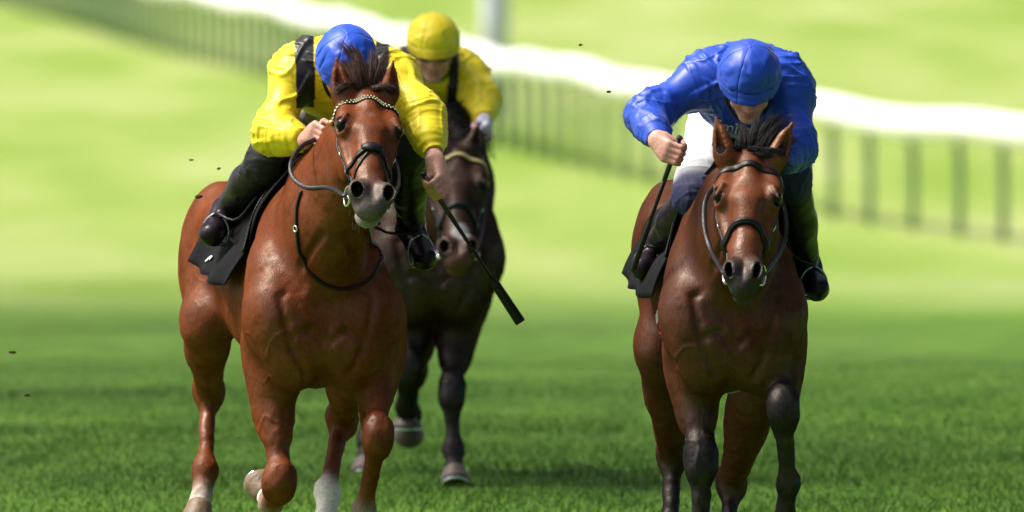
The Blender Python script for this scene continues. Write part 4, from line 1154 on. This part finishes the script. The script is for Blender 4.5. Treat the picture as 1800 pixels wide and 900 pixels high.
    for i in (0, 1):
        Bo = Solid(); k, a, t = KN[i], AN[i], TO[i]; bc = (.011, .0058, .011); d = nrm(a - k); fd = nrm(t - a)
        Bo.cone(k + (a - k) * .14, k + (a - k) * .5, .069, .064, .03, bc); Bo.cone(k + (a - k) * .45, a, .064, .046, .03, bc)
        Bo.cone(a, t, .046, .036, .03, bc, side=np.cross(fd, d), asp=1.05); Bo.ell(a - fd * .035 + d * .03, (.036, .036, .04), None, .03, bc); Bo.cone(a - fd * .03 + d * .05, t + d * .02, .026, .030, .03, bc, side=np.cross(fd, d), asp=1.15)
        v, q = Bo.mesh(vox); n = normals(v, q); s_ = (v - a) @ d
        fo = .0022 * np.exp(-((s_ + .03) / .07) ** 2) * np.sin(s_ * 150 + 4 * vnoise(v, 14, i)) + .002 * vnoise(v, 22, 3)
        col = np.tile(np.array(bc), (len(v), 1)); v2 = v + n * fo[:, None]
        bt = mesh_obj('boot', v2, q, M['boot'], root, colors=col)
        if c.get('boot_trim'):
            p = k + (a - k) * .85; mb = MB(); rg = [p + .0 * d + (nrm(np.cross(d, V(0, 0, 1))) * math.cos(x) + nrm(np.cross(d, np.cross(d, V(0, 0, 1)))) * math.sin(x)) * .056 + d * .03 * math.sin(x * 2) for x in np.linspace(0, 2 * math.pi, 24)]
            mb.tube(rg, .0035, 6); mb.build('boot_trim', M['white'], bt)
    helmet(hc + u * .022, r, u, f, c['cap'], c.get('capband', c['cap']), M['silk'], root, c['seed'])
    # dark skull cap edge under the silk, also standing in for brim shade
    uc = hc + u * .022; th = R_(106)
    mb = MB(); mb.tube([uc + r * math.cos(a) * .091 * math.sin(th) + f * (math.sin(a) * .112 * math.sin(th) + .016 * max(0, math.sin(a)) ** 2) + u * math.cos(th) * .106 for a in np.linspace(0, 2 * math.pi, 49)], .011, 8); mb.build('skull_cap_edge', M['leather'], root)
    # chin harness
    mb = MB()
    for s in (-1, 1):
        mb.tube(spline([hc + r * s * .082 + u * .01 + f * .02, hc + r * s * .076 - u * .06 + f * .035, hc + r * s * .045 - u * .115 + f * .05, hc - u * .132 + f * .06], 12), .006, 6)
    mb.build('chin_strap', M['leather'], root)
    if c.get('goggles'):
        G = Solid(); fw = hc + f * .075
        for s in (-1, 1): G.ell(hc + r * s * .032 + f * .088 - u * .010, (.038, .022, .024), [r, f, u], .015)
        v, q = G.mesh(.005); mesh_obj('goggles', v, q, M['goggle'], root)
    return root
M['goggle'] = mat_plain('dark_goggles', (.012, .012, .014), .15, .6, 0)

YEL = (.74, .60, .012); BLU = (.008, .066, .52); ROY = (.006, .052, .43); BLK = (.010, .010, .011); WHT = (.78, .80, .84); NAVY = (.012, .014, .055)
def pix(v):
    D = CAM_D + v[:, 1]; return 900 + v[:, 0] * FPX / D, (CAM_H - v[:, 2]) * FPX / D - 370
def panel_y(x0, x1, x2, x3, zl):
    """black straps over both shoulders, set out across the garment"""
    def fn(v, col):
        w = .02 * vnoise(v, 6, 2); x = v[:, 0] + w * .3
        m = (((x > x0) & (x < x1)) | ((x > x2) & (x < x3))) & (v[:, 2] > zl)
        col[m] = BLK; return col
    return fn

j1 = dict(head=W(608, 112, .04), hr=V(1, .05, .05), hu=V(.05, -.62, .78), pelvis=W(600, 128, .74),
    shoulder=[W(524, 118, .24), W(688, 132, .22)], elbow=[W(480, 236, .10), W(744, 208, .04)], wrist=[W(540, 246, -.04), W(766, 282, -.13)],
    grip=[W(563, 236, -.10), W(768, 330, -.19)], axis=[V(.35, -.2, 1), W(742, 303, -.2) - W(915, 565, -.1)], hsgn=[1, -1],
    knee=[W(470, 282, .36), W(716, 262, .36)], ankle=[W(398, 372, .76), W(722, 400, .74)], toe=[W(372, 412, .60), W(746, 452, .58)],
    jacket=YEL, cap=BLU, seed=11, patch_from=.55, kneepatch=(.010, .010, .012), panel=panel_y(W(520, 0, .2)[0], W(553, 0, .2)[0], W(660, 0, .2)[0], W(682, 0, .2)[0], W(0, 190, .2)[2]))
p1_ = jockey('person', 'jockey in yellow silk jacket and blue cap crouching on the chestnut horse', j1)
D2 = -1.75
j2 = dict(head=W(1317, 140, D2 + .05), hr=V(1, .0, .0), hu=V(.02, -.56, .83), pelvis=W(1315, 152, D2 + .74),
    shoulder=[W(1244, 135, D2 + .22), W(1386, 145, D2 + .22)], elbow=[W(1136, 205, D2 + .12), W(1396, 262, D2 + .10)], wrist=[W(1156, 246, D2 - .09), W(1348, 292, D2 - .06)],
    grip=[W(1184, 270, D2 - .125), W(1326, 296, D2 - .12)], axis=[W(1195, 240, D2) - W(1113, 475, D2), V(-.2, -.2, 1)], hsgn=[1, -1], cuff=.10,
    knee=[W(1222, 346, D2 + .30), W(1388, 318, D2 + .34)], ankle=[W(1152, 440, D2 + .74), W(1418, 472, D2 + .72)], toe=[W(1130, 470, D2 + .60), W(1436, 505, D2 + .57)],
    jacket=ROY, cap=ROY, seed=31, patch_from=.84, kneepatch=NAVY)
p2_ = jockey('person', 'jockey all in royal blue silks leaning over the bay horse at right', j2)
D3 = 8.6
j3 = dict(head=W(762, 82, D3 + .05), hr=V(1, .0, -.03), hu=V(.0, -.30, .95), pelvis=W(755, 150, D3 + .70),
    shoulder=[W(706, 128, D3 + .24), W(820, 130, D3 + .22)], elbow=[W(684, 178, D3 + .10), W(846, 178, D3 + .10)], wrist=[W(742, 212, D3 - .08), W(852, 215, D3 - .10)],
    grip=[W(762, 226, D3 - .14), W(846, 236, D3 - .16)], axis=[V(.2, -.2, 1), V(-.2, -.2, 1)], hsgn=[1, -1], glove=(.45, .46, .55),
    knee=[W(706, 250, D3 + .36), W(812, 250, D3 + .36)], ankle=[W(688, 350, D3 + .74), W(836, 352, D3 + .74)], toe=[W(678, 378, D3 + .6), W(846, 380, D3 + .6)],
    jacket=YEL, cap=YEL, capband=(.62, .46, .01), seed=51, goggles=True, kneepatch=BLK, panel=panel_y(W(704, 0, D3)[0], W(724, 0, D3)[0], W(788, 0, D3)[0], W(806, 0, D3)[0], W(0, 190, D3)[2]))
p3_ = jockey('person', 'jockey in yellow silks and yellow cap riding out of focus behind', j3, .007)

# ------------------------------------------------------------------ saddles with stirrups under the feet
def feet_of(c, fr):
    out = []
    for s in (0, 1):
        t = c['toe'][s]; a = c['ankle'][s]; foot = t + nrm(a - t) * .05 - V(0, 0, .055)
        top = fr.world(V((-.15, .15)[s], .50, 1.36))[0]; out.append((top, foot, nrm(t - a) * V(1, 1, 0)))
    return out
saddle('small black racing saddle under the jockey in the blue cap', S1, f1, 0, feet_of(j1, f1), None)
saddle('small black racing saddle under the jockey all in blue', S2, f2, .03, feet_of(j2, f2), None)
saddle('small black racing saddle on the blurred horse behind', S3, f3, -.06, feet_of(j3, f3), None)

# ------------------------------------------------------------------ whips
def whip(label, pts, y0, y1, flap, fw=1.0):
    root = empty('riding_whip', W(*pts[0], y0)); bpy.context.view_layer.update(); tag(root, label, 'whip', 'whips held by the jockeys')
    a, b = W(*pts[0], y0), W(*pts[1], y1); P = lambda t: a + (b - a) * t
    mb = MB(); mb.tube([P(0), P(.006), P(.012)], [.010, .0125, .0125], 10); mb.tube([P(.0125), P(.33)], [.0095, .0085], 10); mb.build('grip', M['rubber'], root)
    mb = MB(); mb.tube([P(.328), P(.5), P(flap)], [.0075, .0065, .0062], 10); mb.build('shaft', M['leather'], root)
    d = nrm(b - a); w = nrm(np.cross(d, V(0, 1, 0))); n = np.cross(d, w); v = []; f = []
    T = [(flap - .01, .006, .006), (flap + .02, .014, .010), (flap + .06, .017, .011), (.985, .019, .010), (1, .0185, .008)]
    for t, hw, ht in T:
        v += [P(t) + w * hw * fw * math.cos(x) + n * ht * math.sin(x) for x in np.linspace(0, 2 * math.pi, 10, endpoint=False)]
    for i in range(len(T) - 1):
        for j in range(10): f.append((i * 10 + j, i * 10 + (j + 1) % 10, i * 10 + 10 + (j + 1) % 10, i * 10 + 10 + j))
    f.append(tuple(range(10))); f.append(tuple(len(v) - 10 + j for j in range(10)))
    mb = MB(); mb.add(v, f); mb.build('flap', M['leather'], root)
    return root
whip('long black whip with flat padded end pointing down beside the chestnut', ((742, 303), (915, 567)), -.20, -.10, .70)
whip('black whip held upright beside the shoulder of the bay horse', ((1195, 240), (1113, 475)), D2 - .14, D2 + .12, .62, .55)

# ------------------------------------------------------------------ reins
def rein(label, pts, n=40, r=.0065, name='rein'):
    P = spline(pts, n); mb = MB(); t0 = None
    N = []
    for i in range(n):
        t = nrm(P[min(i + 1, n - 1)] - P[max(i - 1, 0)]); N.append(nrm(np.cross(t, np.cross(V(0, -1, .2), t))))
    mb.ribbon(P, N, .016, .005); o = mb.build(name, M['leather']); tag(o, label, 'rein', 'reins'); return o
bl = f1.world(Hp1(-.075, -.088, .475))[0]; br = f1.world(Hp1(.075, -.088, .475))[0]
rein('black rein looping from the bit of the chestnut up to the near hand', [bl, W(580, 330, -.5), W(540, 330, -.42), W(515, 312, -.34), W(512, 285, -.28), W(530, 258, -.2), W(556, 244, -.12), j1['grip'][0]])
rein('black rein hidden behind the far side of the chestnut head', [br, W(700, 320, -.45), W(690, 280, -.3), W(640, 240, -.2), j1['grip'][0] + V(.03, 0, 0)])
bl = f2.world(Hp2(-.075, -.088, .475))[0]; br = f2.world(Hp2(.075, -.088, .475))[0]
rein('thin black rein down the left cheek of the bay horse', [bl, W(1250, 440, D2 - .4), W(1238, 390, D2 - .3), W(1246, 340, D2 - .2), W(1290, 310, D2 - .12), j2['grip'][1] - V(.03, 0, 0)])
rein('black rein running back along the right side of the bay neck', [br, W(1372, 440, D2 - .4), W(1382, 400, D2 - .3), W(1372, 350, D2 - .2), j2['grip'][1]])
bl = f3.world(Hp3(-.075, -.088, .475))[0]; br = f3.world(Hp3(.075, -.088, .475))[0]
rein('blurred rein on the left of the horse behind', [bl, W(775, 380, D3 - .4), W(760, 300, D3 - .25), j3['grip'][0]], 20)
rein('blurred rein on the right of the horse behind', [br, W(850, 380, D3 - .4), W(856, 300, D3 - .25), j3['grip'][1]], 20)
# ------------------------------------------------------------------ lettering on the blue jacket, marks on the cloths
def lettering(text, size, parent_obj, origin, right, up, mat, name):
    """flat print laid on the garment"""
    cu = bpy.data.curves.new('t', 'FONT'); cu.body = text; cu.size = size; cu.extrude = 0; cu.resolution_u = 4; cu.align_x = 'CENTER'
    to = bpy.data.objects.new('t', cu); COL.objects.link(to); bpy.context.view_layer.update()
    me = bpy.data.meshes.new_from_object(to.evaluated_get(bpy.context.evaluated_depsgraph_get()))
    import bmesh
    bm = bmesh.new(); bm.from_mesh(me); bmesh.ops.triangulate(bm, faces=bm.faces); bmesh.ops.subdivide_edges(bm, edges=[e for e in bm.edges if e.calc_length() > size * .12], cuts=2, use_grid_fill=False); bmesh.ops.triangulate(bm, faces=bm.faces)
    pts = np.array([v.co[:] for v in bm.verts]); fs = [[v.index for v in f.verts] for f in bm.faces]; bm.free()
    bpy.data.objects.remove(to); inv = parent_obj.matrix_world.inverted(); out = []
    nrmv = np.cross(right, up)
    for p in pts:
        w = origin + right * p[0] + up * p[1] + nrmv * .3
        ok, loc, no, _ = parent_obj.ray_cast(inv @ Vector(w), (inv.to_3x3() @ Vector(-nrmv)).normalized(), distance=.9)
        out.append(np.array(parent_obj.matrix_world @ loc) + nrmv * .004 if ok else w - nrmv * .3)
    return mesh_obj(name, np.array(out), fs, mat, parent_obj, smooth=False)
bpy.context.view_layer.update()
M['print'] = mat_plain('white_print', (.72, .73, .76), .5, .3, 0)
jk2 = [o for o in p2_.children if o.name.startswith('silk_jacket')][0]
lettering('Emirates', .060, jk2, W(1306, 240, D2), nrm(V(1, 0, -.16)), nrm(V(.16, 0, 1)), M['print'], 'chest_lettering')
# small white maker's flash on the corner of the chestnut's cloth
for cu_, fr_, ob, (jj, ii) in ((CU1, f1, cl1, (3, 15)),):
    p = cu_[jj][ii]; a = cu_[jj][ii + 2] - p; b = cu_[jj + 3][ii] - p; n_ = nrm(np.cross(a, b)); n_ = n_ if n_[0] < 0 else -n_
    a = nrm(a); b = nrm(b); o_ = p + n_ * .012; q = [o_, o_ + a * .02, o_ + a * .034 - b * .012, o_ + a * .05 - b * .012, o_ + a * .03 + b * .016, o_ + a * .0 + b * .018]
    m2 = MB(); m2.add([*[x for x in q], *[x + n_ * .002 for x in q]], [(0, 1, 2, 3, 4, 5), (6, 7, 8, 9, 10, 11)] + [(i, (i + 1) % 6, 6 + (i + 1) % 6, 6 + i) for i in range(6)])
    me_ = mesh_obj('white_flash', fr_.world(np.array(m2.v)), m2.f, M['print'], ob, smooth=False)

# ------------------------------------------------------------------ clods of turf thrown up
clods = [((350, 346), .2, .012, 'largest dark clod of turf in the air left of the chestnut'), ((335, 281), 2.4, .008, 'small clod of turf flying above the largest one'), ((385, 296), 2.0, .007, 'tiny clod beside the hip of the chestnut, above its tail'),
         ((20, 619), 2.6, .013, 'dark clod of turf flying at the left edge'), ((46, 695), 4.0, .010, 'faint clod below the one at the left edge'), ((1021, 79), -.6, .008, 'small clod in the air just above the white rail'),
         ((1070, 161), -1.0, .008, 'small clod in the air beneath the rail near the blue sleeve'), ((1142, 349), 3.0, .007, 'tiny clod near the whip of the jockey in blue'), ((735, 735), .6, .006, 'tiny clod low between the two leading horses'), ((420, 770), .3, .005, 'crumb of turf by the folded foreleg of the chestnut')]
for (p, y, r, lab) in clods:
    n_, m_ = 9, 7; c_ = W(*p, y); mb = MB(); mb.ball(V(0, 0, 0), V(r * .95, r * .6, r * .5), n_, m_); vs = np.array(mb.v); nz = vnoise(vs, .9 / r, int(p[0]))
    vs = vs * (1 + .8 * nz)[:, None]; o = mesh_obj('turf_clod', vs + c_, mb.f, M['soil'], smooth=False); tag(o, lab, 'clod', 'clods of turf thrown up by the hooves')

for o in bpy.data.objects:
    if '_org' in o: del o['_org']
